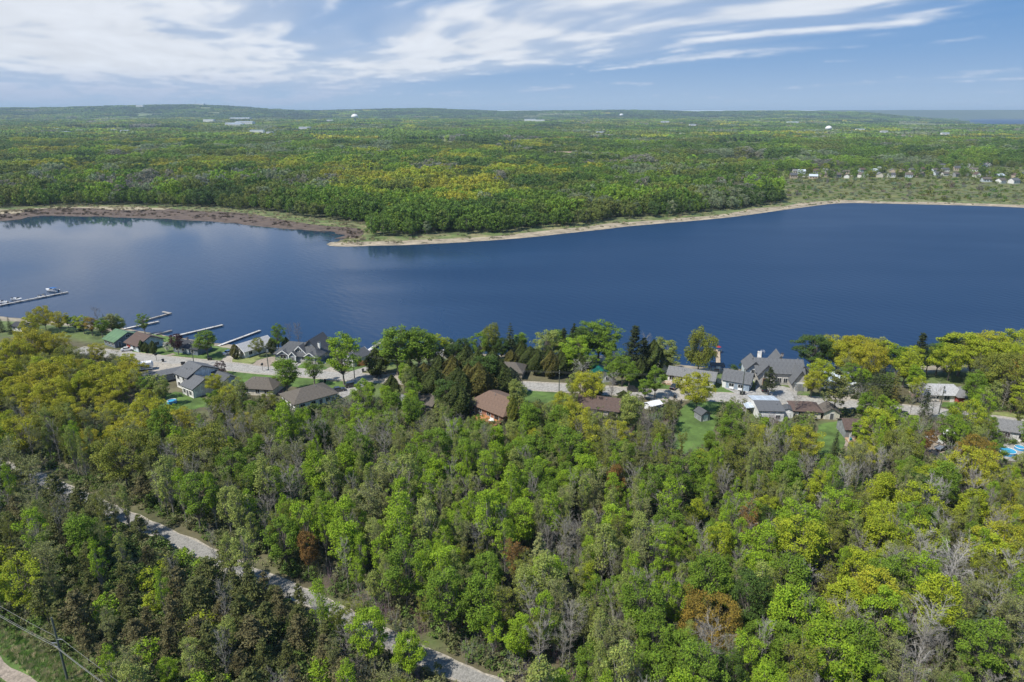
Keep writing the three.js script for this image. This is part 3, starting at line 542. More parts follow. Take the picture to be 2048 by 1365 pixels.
// single trees one can pick out, by where the trunk meets the ground in the photo, and their height in metres
const tr = rng(2024);
const SHORE = 'by the lakeshore', YARD = 'among the lakeside houses', ROADSIDE = 'beside the shore road';
const SINGLE = [
  ['bare', '', 198, 655, 11.5, SHORE, { bark: 'grey' }], ['spruce', 'darkPine', 211, 664, 8.5, SHORE], ['willow', 'pale', 236, 663, 8.5, SHORE], ['leafy', 'green', 289, 664, 9.2, SHORE, { wide: 0.8 }], ['broad', 'gold', 92, 662, 10.5, SHORE, { wide: 0.8 }], ['leafy', 'deep', 136, 655, 5.5, SHORE], ['spruce', 'darkPine', 3, 664, 9, SHORE], ['spruce', 'darkPine', 22, 668, 8, SHORE], ['leafy', 'deep', 64, 652, 5, SHORE],
  ['leafy', 'purple', 357, 710, 8.6, YARD, { label: 'dark purple round tree on the lawn beside the road', variant: 1, wide: 1.1 }], ['leafy', 'green', 416, 714, 10.2, YARD, { wide: 1.15 }], ['sapling', 'white', 335, 704, 4.2, YARD], ['cedar', 'cedar', 284, 704, 5, YARD], ['cedar', 'cedar', 293, 706, 4.6, YARD], ['cedar', 'cedar', 307, 708, 5.6, YARD], ['cedar', 'cedarGold', 471, 718, 6.2, YARD, { wide: 1.2 }], ['broad', 'olive', 519, 714, 7.6, YARD, { wide: 0.8 }], ['leafy', 'green', 558, 704, 11.5, YARD, { wide: 0.65 }], ['cedar', 'cedar', 544, 706, 6.5, YARD], ['cedar', 'cedar', 574, 704, 6.8, YARD], ['bare', '', 580, 697, 12.5, SHORE, { bark: 'grey' }], ['bare', '', 600, 699, 12.5, SHORE, { bark: 'grey' }], ['spruce', 'darkPine', 669, 708, 8.2, SHORE, { wide: 0.6 }],
  ['leafy', 'bright', 688, 770, 18, ROADSIDE, { wide: 0.85 }], ['leafy', 'green', 629, 769, 9.6, ROADSIDE], ['leafy', 'green', 575, 790, 12.5, ROADSIDE], ['leafy', 'green', 700, 712, 7, SHORE], ['sapling', 'purple', 445, 750, 5.6, ROADSIDE, { label: 'small dark purple young tree beside the shore road' }], ['sapling', 'deep', 432, 750, 2.8, ROADSIDE, { wide: 1.4 }],
  ['cedar', 'cedar', 752, 752, 10.5, YARD, { wide: 1.3 }], ['leafy', 'green', 796, 750, 17, YARD, { wide: 1.1 }], ['leafy', 'green', 838, 748, 16.5, YARD], ['leafy', 'lime', 874, 738, 13, YARD], ['leafy', 'deep', 897, 728, 9.5, SHORE], ['bare', '', 884, 752, 10, YARD, { bark: 'silver' }], ['budding', 'sage', 862, 752, 11, YARD], ['leafy', 'lime', 772, 746, 9, YARD],
  ...[[880, 774, 12], [906, 778, 12.5], [931, 766, 13], [956, 777, 14], [972, 792, 14.5], [958, 804, 14], [986, 772, 13.5], [1003, 790, 12], [934, 746, 11], [908, 742, 10.5], [832, 792, 11], [868, 806, 12.5], [918, 812, 13.5], [938, 800, 13], [895, 830, 12], [914, 838, 12], [785, 800, 9], [850, 780, 10], [1042, 724, 8.5], [1004, 724, 10], [1075, 750, 10], [1101, 756, 10.5], [1121, 752, 10], [1060, 738, 9], [1140, 748, 9], [1022, 735, 7]].map(([x, y, h], i) => i % 5 === 4 ? ['leafy', 'deep', x, y, h * 0.95, ROADSIDE, { wide: 1.1 }] : ['cedar', i % 4 === 1 ? 'cedarGold' : 'cedar', x, y, h, ROADSIDE, { wide: 1.1 + 0.07 * (i % 4) }]),
  ['cedar', 'bluePine', 1021, 790, 10, ROADSIDE, { wide: 1.2 }], ['willow', 'olive', 984, 722, 15.5, SHORE, { wide: 0.65 }], ['spruce', 'darkPine', 1020, 722, 15.5, SHORE, { wide: 1.3 }], ['leafy', 'pale', 1092, 730, 13, SHORE, { wide: 1.15 }], ['leafy', 'bright', 1148, 742, 13, YARD, { wide: 1.2 }], ['whitepine', 'darkPine', 1146, 722, 15, SHORE, { wide: 0.8 }], ['whitepine', 'darkPine', 1126, 724, 13.5, SHORE, { wide: 0.8 }], ['leafy', 'green', 1196, 724, 15.5, SHORE, { wide: 1.25 }], ['leafy', 'green', 1176, 720, 14.5, SHORE],
  ['bare', '', 1160, 792, 13.5, ROADSIDE, { bark: 'silver', wide: 1.3 }], ['cedar', 'cedar', 1186, 797, 8.5, ROADSIDE, { wide: 1.3 }], ['whitepine', 'darkPine', 1264, 756, 19.5, SHORE, { wide: 0.85 }], ['whitepine', 'darkPine', 1284, 752, 14.5, SHORE, { wide: 0.9 }], ['cedar', 'cedar', 1304, 750, 13.5, SHORE, { wide: 1.2 }], ['leafy', 'pale', 1325, 742, 12, SHORE], ['leafy', 'green', 1244, 772, 10.5, ROADSIDE], ['leafy', 'green', 1226, 770, 8.5, ROADSIDE], ['bare', '', 1290, 728, 13, SHORE, { bark: 'pale' }], ['leafy', 'green', 1310, 796, 10.8, ROADSIDE, { wide: 0.8 }], ['leafy', 'green', 1290, 800, 7, ROADSIDE], ['bare', '', 1222, 804, 11.5, ROADSIDE, { bark: 'silver' }], ['cedar', 'cedar', 1246, 806, 4.5, ROADSIDE, { wide: 1.6 }],
  ['willow', 'olive', 1397, 742, 17.5, SHORE, { wide: 0.85, label: 'tall drooping willow standing alone at the water beside the grey bungalow' }], ['broad', 'yellow', 1392, 822, 11.8, ROADSIDE, { wide: 0.95 }], ['sapling', 'deep', 1467, 744, 3.6, YARD, { wide: 1.5 }], ['sapling', 'deep', 1488, 742, 4.8, YARD], ['whitepine', 'darkPine', 1537, 791, 10, YARD, { wide: 1.15, label: 'dark green layered pine standing alone in the pale driveway' }],
  ['leafy', 'deep', 1622, 745, 14.5, SHORE, { wide: 1.25 }], ['broad', 'yellow', 1672, 742, 13.5, SHORE], ['broad', 'gold', 1702, 745, 14, SHORE], ['broad', 'gold', 1738, 768, 14, YARD, { wide: 0.9 }], ['leafy', 'sage', 1750, 738, 13, SHORE], ['leafy', 'lime', 1640, 785, 11.5, YARD], ['leafy', 'yellow', 1622, 795, 9, YARD], ['budding', 'sage', 1690, 770, 12, YARD], ['spruce', 'darkPine', 1713, 796, 11, YARD], ['spruce', 'darkPine', 1755, 804, 13, YARD], ['spruce', 'cedar', 1770, 806, 12, YARD], ['spruce', 'cedarGold', 1786, 806, 12.5, YARD], ['spruce', 'darkPine', 1728, 806, 10, YARD],
  ['whitepine', 'darkPine', 1830, 750, 16, SHORE, { wide: 0.85 }], ['spruce', 'bluePine', 1838, 776, 9.5, YARD], ['leafy', 'lime', 1806, 775, 12.5, YARD], ['leafy', 'deep', 1888, 742, 13.5, SHORE], ['leafy', 'lime', 1915, 752, 16, SHORE, { wide: 1.2 }], ['broad', 'yellow', 1975, 745, 15, SHORE], ['leafy', 'lime', 1960, 756, 14, SHORE], ['broad', 'lime', 2020, 745, 16, SHORE], ['broad', 'yellow', 2062, 742, 16, SHORE], ['spruce', 'bluePine', 1936, 792, 10.5, YARD, { wide: 1.2 }], ['spruce', 'bluePine', 1962, 798, 11.5, YARD, { wide: 1.2 }], ['broad', 'olive', 2004, 806, 15.5, YARD], ['broad', 'ochre', 2048, 802, 15, YARD], ['leafy', 'lime', 2035, 830, 10, YARD], ['sapling', 'green', 1630, 770, 5, YARD], ['pine', 'dullPine', 1667, 834, 15.5, ROADSIDE, { wide: 1.2 }],
  ['bare', '', 1836, 842, 13.5, ROADSIDE, { bark: 'silver' }], ['bare', '', 1862, 840, 12.5, ROADSIDE, { bark: 'silver' }], ['bare', '', 1818, 838, 11.5, ROADSIDE, { bark: 'pale' }], ['spruce', 'darkPine', 1846, 842, 12, ROADSIDE], ['bare', '', 1960, 830, 9, ROADSIDE, { bark: 'pale' }], ['bare', '', 1588, 836, 11.5, ROADSIDE, { bark: 'pale' }],
  ['leafy', 'green', 1112, 722, 12, SHORE], ['leafy', 'deep', 1165, 728, 14, SHORE], ['leafy', 'green', 1212, 730, 13, SHORE], ['cedar', 'cedar', 1098, 740, 9, YARD], ['leafy', 'bright', 1132, 750, 10, YARD], ['cedar', 'cedar', 1160, 756, 9, YARD], ['leafy', 'green', 1176, 752, 9, YARD], ['leafy', 'green', 1226, 752, 10, YARD], ['leafy', 'green', 1258, 776, 8.5, ROADSIDE], ['cedar', 'cedar', 1278, 764, 9, YARD], ['leafy', 'pale', 1340, 746, 8, SHORE], ['leafy', 'deep', 1640, 742, 12.5, SHORE], ['broad', 'yellow', 1690, 755, 12, YARD], ['broad', 'yellow', 1718, 742, 13.5, SHORE], ['leafy', 'lime', 1770, 745, 12, SHORE], ['leafy', 'green', 1790, 752, 11, YARD], ['leafy', 'lime', 1815, 758, 12, YARD], ['leafy', 'deep', 1852, 748, 11, SHORE], ['leafy', 'green', 1872, 752, 12, SHORE], ['broad', 'lime', 1896, 762, 13, YARD], ['leafy', 'lime', 1938, 760, 14.5, YARD], ['broad', 'yellow', 1950, 742, 14, SHORE], ['leafy', 'lime', 2000, 765, 14, YARD], ['broad', 'lime', 2030, 775, 15, YARD], ['broad', 'olive', 1985, 788, 13, YARD], ['spruce', 'darkPine', 1742, 800, 11, YARD], ['leafy', 'green', 1700, 780, 9, YARD], ['leafy', 'green', 960, 722, 11, SHORE], ['leafy', 'deep', 925, 730, 10, SHORE], ['leafy', 'green', 1040, 716, 10, SHORE], ['cedar', 'cedar', 820, 765, 9, ROADSIDE], ['leafy', 'green', 815, 742, 14, YARD], ['leafy', 'green', 858, 736, 13, SHORE], ['leafy', 'green', 770, 730, 10, SHORE],
  ['leafy', 'green', 152, 664, 7, SHORE], ['leafy', 'lime', 168, 668, 8, SHORE], ['leafy', 'ochre', 185, 672, 8, SHORE], ['leafy', 'green', 205, 676, 8, SHORE], ['broad', 'gold', 120, 666, 9, SHORE], ['broad', 'yellow', 70, 672, 9, SHORE], ['leafy', 'sage', 225, 668, 8.5, SHORE], ['spruce', 'darkPine', 160, 662, 6, SHORE],
  ['leafy', 'green', 1462, 850, 7, ROADSIDE], ['budding', 'olive', 1462, 826, 6, ROADSIDE], ['spruce', 'darkPine', 1668, 912, 8, 'on the back lawn', { label: 'small dark spruce standing on the green back lawn' }], ['sapling', 'pale', 318, 800, 9, ROADSIDE], ['leafy', 'pale', 330, 812, 9, ROADSIDE, { wide: 0.7 }], ['leafy', 'green', 300, 800, 8, ROADSIDE], ['cedar', 'olive', 1026, 858, 11, ROADSIDE, { wide: 0.7 }],
];
for (const [kind, tone, px, py, h, where, opt = {}] of SINGLE) { const g = G(px, py, LAND); let y = LAND; const sd = lakeSD(g.x, g.z); if (kind === 'leafy' && !opt.label) opt.wide = (opt.wide || 1) * 1.32; if (kind === 'cedar') opt.wide = (opt.wide || 1) * 1.12; if (sd > -12) y = Math.max(-0.2, height(g.x, g.z)); tree(kind, tone, g.x, g.z, { h: h * (kind === 'leafy' || kind === 'broad' ? 1.06 : 1), where, y, ...opt }, tr); placed.push([g.x, g.z, SPACE[kind] * 0.8]); }
// single trees in the woods, by the middle of the crown
const WOODS = 'in the woods behind the houses', BYROAD = 'in the pine wood beside the narrow road';
for (const [kind, tone, px, py, h, opt = {}] of [
  ['leafy', 'rust', 1232, 962, 12, { wide: 0.75 }], ['leafy', 'rust', 612, 1098, 11, { wide: 0.75 }], ['budding', 'rust', 1500, 1050, 13, { wide: 1.2 }], ['budding', 'rust', 1026, 1112, 12, { wide: 1.1 }], ['broad', 'ochre', 1428, 1248, 13, { wide: 0.8 }], ['leafy', 'bright', 1655, 1312, 14, { wide: 1.3 }], ['leafy', 'yellow', 1745, 1190, 14.5, { wide: 1.15 }], ['leafy', 'lime', 1602, 1085, 16.5, { wide: 1.2 }], ['bare', '', 1862, 1000, 16, { bark: 'silver' }], ['bare', '', 1905, 1150, 16, { bark: 'silver', wide: 1.4 }], ['bare', '', 1850, 1250, 15, { bark: 'silver', wide: 1.3 }], ['leafy', 'deep', 1840, 985, 13, { wide: 1.1 }], ['leafy', 'lime', 1440, 1085, 13, { wide: 0.85 }],
  ['leafy', 'bright', 985, 1025, 15, { wide: 0.9 }], ['spruce', 'sage', 1080, 1110, 15, { wide: 1.2 }], ['leafy', 'bright', 690, 1085, 14], ['leafy', 'green', 970, 1150, 13], ['leafy', 'bright', 890, 1130, 13], ['leafy', 'lime', 1990, 1120, 14, { wide: 1.1 }], ['spruce', 'bluePine', 1960, 1250, 14], ['leafy', 'bright', 330, 1345, 7], ['sapling', 'bright', 640, 1350, 7], ['leafy', 'lime', 1755, 850, 14, { wide: 1.25 }], ['leafy', 'lime', 1935, 835, 13.5, { wide: 1.2 }], ['broad', 'olive', 1800, 900, 12], ['leafy', 'rust', 1855, 880, 8], ['broad', 'ochre', 1950, 900, 12, { wide: 0.75 }], ['leafy', 'pale', 1945, 875, 10], ['leafy', 'green', 1985, 870, 8], ['leafy', 'green', 1992, 905, 9, { wide: 1.1 }], ['leafy', 'pale', 2046, 925, 8], ['leafy', 'bright', 350, 822, 6], ['leafy', 'green', 1420, 880, 7], ['budding', 'olive', 1365, 880, 8],
]) { const g = G(px, py, LAND + h * 0.62); tree(kind, tone, g.x, g.z, { h, where: WOODS, ...opt }, tr); placed.push([g.x, g.z, SPACE[kind]]); }
// the rest of the woods: kinds and tones by stand
const STANDS = [
  [110, 750, 240, 120, 'broad gold 42, broad yellow 30, broad olive 12, budding sage 9, leafy lime 7'], [250, 868, 230, 45, 'broad gold 28, leafy green 22, budding sage 18, bare pale 14, broad olive 18'], [40, 900, 120, 50, 'budding sage 40, leafy green 20, bare pale 25, broad olive 15'],
  [480, 905, 220, 58, 'bare pale 34, budding sage 34, budding olive 16, leafy green 16'], [790, 880, 170, 55, 'budding sage 30, budding olive 20, bare pale 28, leafy green 22'], [1030, 885, 150, 50, 'leafy bright 54, leafy green 32, budding sage 14'], [1275, 895, 85, 75, 'budding olive 32, pine dullPine 40, bare grey 28'], [600, 850, 110, 40, 'leafy green 40, leafy bright 30, broad olive 15, cedar cedar 15'], [1120, 830, 100, 40, 'broad yellow 25, leafy pale 30, budding olive 30, leafy green 15'], [740, 815, 90, 40, 'leafy bright 50, leafy green 30, slender pale 20'],
  [720, 1020, 260, 95, 'slender bright 32, slender pale 18, leafy bright 22, leafy green 14, budding sage 14'], [1050, 1060, 220, 110, 'leafy bright 18, slender bright 14, leafy green 16, slender pale 14, budding sage 22, bare pale 16'], [420, 1010, 150, 70, 'leafy green 28, slender pale 22, budding sage 25, bare pale 25'], [820, 1180, 200, 90, 'leafy green 28, slender bright 18, leafy bright 20, slender pale 14, budding olive 20'],
  [330, 1190, 320, 190, 'pine dullPine 36, pine brownPine 32, sapling bright 9, sapling lime 5, leafy bright 3, slender pale 8, budding sage 7'], [100, 1010, 140, 70, 'pine dullPine 44, budding sage 26, leafy green 10, bare pale 20'], [560, 1290, 120, 90, 'pine brownPine 66, pine dullPine 20, sapling bright 8, bare grey 6'], [80, 1130, 120, 60, 'slender bright 30, leafy lime 20, pine dullPine 30, budding sage 20'],
  [1860, 1010, 230, 80, 'broad yellow 26, leafy lime 18, budding olive 24, leafy green 20, bare pale 12'], [1880, 1220, 200, 150, 'bare silver 34, budding sage 26, leafy bright 14, leafy lime 12, budding olive 14'], [1560, 1120, 240, 150, 'leafy bright 28, leafy green 26, leafy deep 10, budding olive 12, bare pale 12, leafy lime 12'], [1620, 1330, 280, 90, 'leafy bright 26, leafy green 34, leafy deep 22, budding olive 10, bare pale 8'], [1180, 1290, 280, 120, 'leafy green 26, leafy bright 14, slender bright 12, budding sage 20, bare pale 14, slender pale 14'], [1540, 930, 150, 60, 'budding olive 26, leafy green 30, leafy deep 14, budding sage 20, broad yellow 10'], [1960, 1330, 120, 80, 'bare silver 30, budding sage 40, leafy green 20, spruce bluePine 10'], [1740, 930, 90, 50, 'broad yellow 40, leafy lime 20, budding sage 25, leafy rust 4, leafy green 11'],
].map(([x, y, rx, ry, s]) => ({ x, y, rx, ry, mix: s.split(', ').map((e) => { const [k, t, w] = e.split(' '); return [k, t, +w]; }) }));
function standAt(px, py, r) {
  let tot = 0; const w = STANDS.map((s) => { const dx = (px - s.x) / s.rx, dy = (py - s.y) / s.ry, v = Math.exp(-1.3 * (dx * dx + dy * dy)) + 1e-6; tot += v; return v; });
  let k = r() * tot, i = 0; while (i < w.length - 1 && (k -= w[i]) > 0) i++;
  const m = STANDS[i].mix; let q = r() * m.reduce((a, e) => a + e[2], 0), j = 0; while (j < m.length - 1 && (q -= m[j][2]) > 0) j++;
  return m[j];
}
const counts = {};
{
  const r = rng(991), grid = new Map(), key = (x, z) => Math.floor(x / 8) + ':' + Math.floor(z / 8);
  const put = (p) => { const k = key(p[0], p[1]); if (!grid.has(k)) grid.set(k, []); grid.get(k).push(p); };
  placed.forEach(put);
  const near = (x, z, s) => { for (let i = -1; i <= 1; i++) for (let j = -1; j <= 1; j++) for (const p of grid.get(key(x + i * 8, z + j * 8)) || []) { const d = 0.5 * (s + p[2]), ex = p[0] - x, ez = p[1] - z; if (ex * ex + ez * ez < d * d) return true; } return false; };
  let n = 0;
  for (let t = 0; t < 26000 && n < 2300; t++) {
    const z = -72 - 175 * Math.pow(r(), 0.85), x = (r() * 2 - 1) * (Math.abs(z) * 0.82 + 42);
    if (fbm(x / 16, z / 16, 2, 71) > 0.24) continue;                           // small gaps in the canopy
    const [cx, cy] = P(x, LAND + 8.5, z); if (cx < -60 || cx > 2110 || cy > 1440) continue;
    if (lineDist(shoreRoad, x, z) < 6.5 || lineDist(woodRoad, x, z) < 4.2) continue;
    if (lakeSD(x, z) > -14 || (z < -212 && cx > 260)) continue;
    if (lawnW.some((l) => inPoly(l, x, z))) continue;
    let [kind, tone] = standAt(cx, cy, r); if ((counts[kind] || 0) >= 300) { kind = kind === 'budding' ? 'slender' : kind === 'leafy' ? 'slender' : 'budding'; if (kind === 'budding') tone = 'sage'; } const s = SPACE[kind];
    if (near(x, z, s)) continue;
    const h = ({ leafy: 13, slender: 14.5, broad: 13, budding: 13, bare: 13, pine: 10, spruce: 13, cedar: 9, sapling: 6 }[kind]) * (0.62 + 0.6 * r()) * (cy < 860 ? 0.86 : 1);
    if (hides(x, z, h, RADIUS[kind] * h / 13.5, kind === 'bare' || kind === 'slender' ? 0.5 : 0.35)) continue;
    if (counts[kind] >= 300) continue;
    const bark = kind === 'bare' ? tone : undefined;
    tree(kind, kind === 'bare' ? 'green' : tone, x, z, { h, bark, wide: 0.9 + 0.25 * r(), where: kind === 'pine' && cx < 700 ? BYROAD : lineDist(woodRoad, x, z) < 14 ? 'beside the narrow road in the woods' : cy < 900 ? 'at the edge of the back gardens' : z > -112 ? 'deep in the woods far from the lake' : WOODS }, r);
    put([x, z, s]); counts[kind] = (counts[kind] || 0) + 1; n++;
  }
  // thin stems between the larger crowns
  for (let t = 0, m = 0; t < 9000 && m < 420; t++) {
    const z = -72 - 150 * Math.pow(r(), 0.9), x = (r() * 2 - 1) * (Math.abs(z) * 0.82 + 40), [cx, cy] = P(x, LAND + 8, z); if (cx < -40 || cx > 2090 || cy > 1430 || cy < 840) continue;
    if (lineDist(shoreRoad, x, z) < 7 || lineDist(woodRoad, x, z) < 3.6 || lawnW.some((l) => inPoly(l, x, z)) || near(x, z, 0.6)) continue;
    if (cx < 640 && cy > 1090 && r() < 0.8) continue;
    const q = r(), right = cx > 1500, kind = q < (right ? 0.5 : 0.34) ? 'bare' : q < 0.56 ? 'budding' : 'slender', tone = kind === 'budding' ? (r() < 0.6 ? 'sage' : 'olive') : r() < 0.5 ? 'pale' : 'bright', h = (10 + 5.5 * r()) * (kind === 'slender' ? 1.02 : 1);
    if ((counts[kind] || 0) >= 300 || hides(x, z, h, 1.4, 0.5)) continue;
    tree(kind, kind === 'bare' ? 'green' : tone, x, z, { h, bark: kind === 'bare' ? (right && r() < 0.5 ? 'silver' : 'pale') : undefined, wide: 0.5 + 0.25 * r(), where: lineDist(woodRoad, x, z) < 14 ? 'squeezed in beside the narrow road' : cy < 920 ? 'squeezed in near the back gardens' : 'squeezed in among the larger trees' }, r);
    put([x, z, 1.2]); counts[kind] = (counts[kind] || 0) + 1; n++; m++;
  }
  console.log('woods', n, JSON.stringify(counts));
}
// low growth under the trees: nobody could count it
function scatter(name, geo, m, list, label, category) {
  const im = new THREE.InstancedMesh(geo, m, list.length), d = new THREE.Object3D();
  list.forEach(([x, y, z, s, sy, a, c], i) => { d.position.set(x, y, z); d.rotation.set(0, a, 0); d.scale.set(s, sy, s); d.updateMatrix(); im.setMatrixAt(i, d.matrix); im.setColorAt(i, C(...c)); });
  im.name = name; im.castShadow = im.receiveShadow = true; im.userData = { kind: 'stuff', label, category }; scene.add(im); return im;
}
const plainLeaf = leafMat([1, 1, 1]);
const plainBark = mat([1, 1, 1], 1);
{
  const r = rng(515), lists = [[], [], []], brush = [], twig = [];
  const shrubs = [0, 1, 2].map((i) => broadleaf(400 + i, { h: 2.4, rad: 1.5, base: 0.02, clumps: 14, per: 30, leaf: 0.3, cr: 0.55, gaps: 0.05 }).crown);
  const sticks = new GB(), q = rng(44); for (let i = 0; i < 26; i++) { const a = q() * 6.28, b = 0.3 * q(), x = (q() - 0.5) * 2.2, z = (q() - 0.5) * 2.2, h = 1.2 + 3.2 * q(); sticks.tube([x, 0, z], [x + Math.cos(a) * b * h, h, z + Math.sin(a) * b * h], 0.02, 0.004, 3); for (let k = 0; k < 3; k++) { const f = 0.4 + 0.5 * q(), e = q() * 6.28; sticks.tube([x + Math.cos(a) * b * h * f, h * f, z + Math.sin(a) * b * h * f], [x + Math.cos(a) * b * h * f + 0.5 * Math.cos(e), h * f + 0.5, z + Math.sin(a) * b * h * f + 0.5 * Math.sin(e)], 0.012, 0.003, 3); } }
  for (let t = 0; t < 22000; t++) {
    const z = -72 - 180 * Math.pow(r(), 0.9), x = (r() * 2 - 1) * (Math.abs(z) * 0.82 + 40), [cx, cy] = P(x, LAND + 1, z);
    if (cx < -40 || cx > 2090 || cy > 1400 || lineDist(shoreRoad, x, z) < 6 || lineDist(woodRoad, x, z) < 3.3 || lakeSD(x, z) > -12 || lawnW.some((l) => inPoly(l, x, z)) || (z < -205 && cx > 250)) continue;
    if (OPEN.some(({ poly }, i) => i !== 21 && inPoly(poly, cx, cy)) && lineDist(woodRoad, x, z) > 8) continue;
    const left = cx < 620 && cy > 950, pick = r();
    if (pick < 0.24 && !left) { brush.push([x, LAND, z, 0.8 + 0.6 * r(), 0.7 + 0.7 * r(), r() * 6.28, [0.24, 0.215, 0.19].map((v) => v * (0.7 + 0.6 * r()))]); continue; }
    const v = 0.75 + 0.5 * r(), base = r() < 0.3 ? [0.19, 0.20, 0.09] : r() < 0.6 ? [0.12, 0.19, 0.035] : [0.15, 0.17, 0.06], s = (0.45 + 0.75 * r()) * (OPEN[21] && inPoly(OPEN[21].poly, cx, cy) ? 0.45 : 1);
    lists[(r() * 3) | 0].push([x, LAND - 0.1, z, s, s * (0.6 + 0.6 * r()), r() * 6.28, base.map((c) => c * v)]);
  }
  shrubs.forEach((g, i) => scatter('undergrowth', g, plainLeaf, lists[i], ['low leafy bushes growing under the trees', 'small round leafy undergrowth between the trunks', 'loose green undergrowth along the narrow road'][i], 'undergrowth'));
  scatter('brush', sticks.geo(), plainBark, brush, 'leafless grey brush standing under the trees', 'brush');
  // grass tufts in the open strip by the power line
  const tuft = new GB(), tq = rng(45); for (let i = 0; i < 26; i++) { const a = tq() * 6.28, d = 0.35 * Math.sqrt(tq()), x = Math.cos(tq() * 6.28) * d, z = Math.sin(tq() * 6.28) * d, h = 0.25 + 0.4 * tq(), l = 0.25 * tq(); tuft.tri([x - 0.03, 0, z], [x + 0.03, 0, z], [x + Math.cos(a) * l, h, z + Math.sin(a) * l], [1, 1, 1]); }
  const tl = []; for (let i = 0; i < 5200; i++) { const g = G(-60 + 330 * r(), 1215 + 190 * r()); const [px, py] = P(g.x, LAND, g.z); if (!inPoly([[-60, 1225], [60, 1265], [270, 1400], [-60, 1400]], px, py)) continue; if (lineDist(pxs([[-60, 1290], [0, 1334], [45, 1366], [110, 1410]]), g.x, g.z) < 1.6) continue; const v = 1.1 + 0.7 * r(), dry = r() < 0.4; tl.push([g.x, LAND, g.z, 0.8 + 0.8 * r(), 0.7 + 0.6 * r(), r() * 6.28, dry ? [0.36 * v, 0.32 * v, 0.19 * v] : [0.13 * v, 0.22 * v, 0.045 * v]]); }
  const tuftGeo = tuft.geo();
  // reeds and weed along the far mud margin and in the shallows
  const reeds = [], leftPts = at0(leftShore), rightPts = at0(rightShore);
  for (let i = 0; i < 5200; i++) {
    const left = i < 4000, pts = left ? leftPts : rightPts, k = (r() * (pts.length - 1)) | 0, f = r(), ax = lerp(pts[k][0], pts[k + 1][0], f), az = lerp(pts[k][1], pts[k + 1][1], f); if (Math.abs(ax) > 700) continue;
    const x = ax + (r() - 0.5) * (left ? 50 : 16), z = az - (left ? 26 : 10) + (r() - 0.42) * (left ? 88 : 34), sd = lakeSD(x, z); if (sd > (left ? 16 : 1) || sd < (left ? -mudW(x) - 26 : -34) || fbm(x / 18, z / 8, 3, 81) < -0.02) continue;
    const v = 0.6 + 0.7 * r(), c = left ? (sd > -mudW(x) * 0.8 ? (r() < 0.7 ? [0.085, 0.065, 0.045] : [0.2, 0.16, 0.1]) : [0.30, 0.26, 0.15]) : r() < 0.6 ? [0.17, 0.2, 0.07] : [0.33, 0.28, 0.18], y = sd > 0 ? -0.15 : height(x, z) + (left ? 0.3 : 0.1), w = 2.2 + 3.0 * r();
    reeds.push([x, y, z, w, sd > 0 ? 0.8 : 1.0 + 2.4 * r(), r() * 6.28, c.map((q) => q * v)]);
  }
  scatter('reeds', tuftGeo, plainLeaf, reeds, 'brown and tan reeds along the far mud flats and beach', 'reeds');
  scatter('grass', tuftGeo, plainLeaf, tl, 'rough grass with dry stalks under the power line', 'grass');
}
// ------------------------------------------------------------------ houses
const box = (w, h, d, x = 0, y = 0, z = 0) => new THREE.BoxGeometry(w, h, d).translate(x, y, z);
const HM = {
  white: grained([0.74, 0.74, 0.72], 0.7, grainStreak, 0.5), cream: grained([0.62, 0.58, 0.49], 0.8, grainStreak, 0.5), grey: grained([0.26, 0.27, 0.28], 0.8, grainStreak, 0.5), slate: grained([0.15, 0.18, 0.22], 0.8, grainStreak, 0.5), bluegrey: grained([0.30, 0.37, 0.45], 0.75, grainStreak, 0.5), paleBlue: grained([0.52, 0.58, 0.62], 0.75, grainStreak, 0.5), brick: grained([0.30, 0.155, 0.105], 0.9, grainFine, 1), tan: grained([0.46, 0.38, 0.29], 0.9, grainFine, 0.7), stone: grained([0.42, 0.40, 0.37], 0.9, grainFine, 0.8), wood: grained([0.30, 0.13, 0.05], 0.8, grainStreak, 0.7), cedarWood: grained([0.42, 0.19, 0.075], 0.8, grainStreak, 0.7), red: grained([0.35, 0.07, 0.05], 0.8, grainFine, 0.6), deck: grained([0.42, 0.29, 0.19], 0.9, grainStreak, 0.5), pink: grained([0.6, 0.5, 0.46], 0.85, grainFine, 0.7),
  roofGrey: grained([0.085, 0.09, 0.097], 0.95, grainFine, 0.7), roofDark: grained([0.045, 0.048, 0.055], 0.95, grainFine, 0.7), roofBrown: grained([0.165, 0.108, 0.078], 0.95, grainFine, 0.7), roofRed: grained([0.105, 0.072, 0.06], 0.95, grainFine, 0.7), roofTan: grained([0.115, 0.10, 0.083], 0.95, grainFine, 0.7), roofGreen: grained([0.11, 0.20, 0.095], 0.45, grainStreak, 0.4), roofTeal: grained([0.006, 0.09, 0.075], 0.45, grainStreak, 0.4), roofPale: grained([0.175, 0.176, 0.176], 0.8, grainFine, 0.7), roofWhite: grained([0.52, 0.58, 0.64], 0.4, grainStreak, 0.4), roofSilver: grained([0.40, 0.40, 0.40], 0.7, grainFine, 0.7), roofLight: grained([0.115, 0.12, 0.127], 0.9, grainFine, 0.7),
  trim: mat([0.72, 0.72, 0.71], 0.6), trimDark: mat([0.05, 0.05, 0.055], 0.6), glass: new THREE.MeshPhysicalMaterial({ color: C(0.02, 0.025, 0.03), roughness: 0.08, specularIntensity: 1 }), door: mat([0.10, 0.10, 0.11], 0.6), metal: mat([0.45, 0.46, 0.47], 0.45, { metalness: 0.6 }), black: mat([0.02, 0.02, 0.022], 0.6), chimney: grained([0.34, 0.30, 0.27], 0.9, grainFine, 1),
};
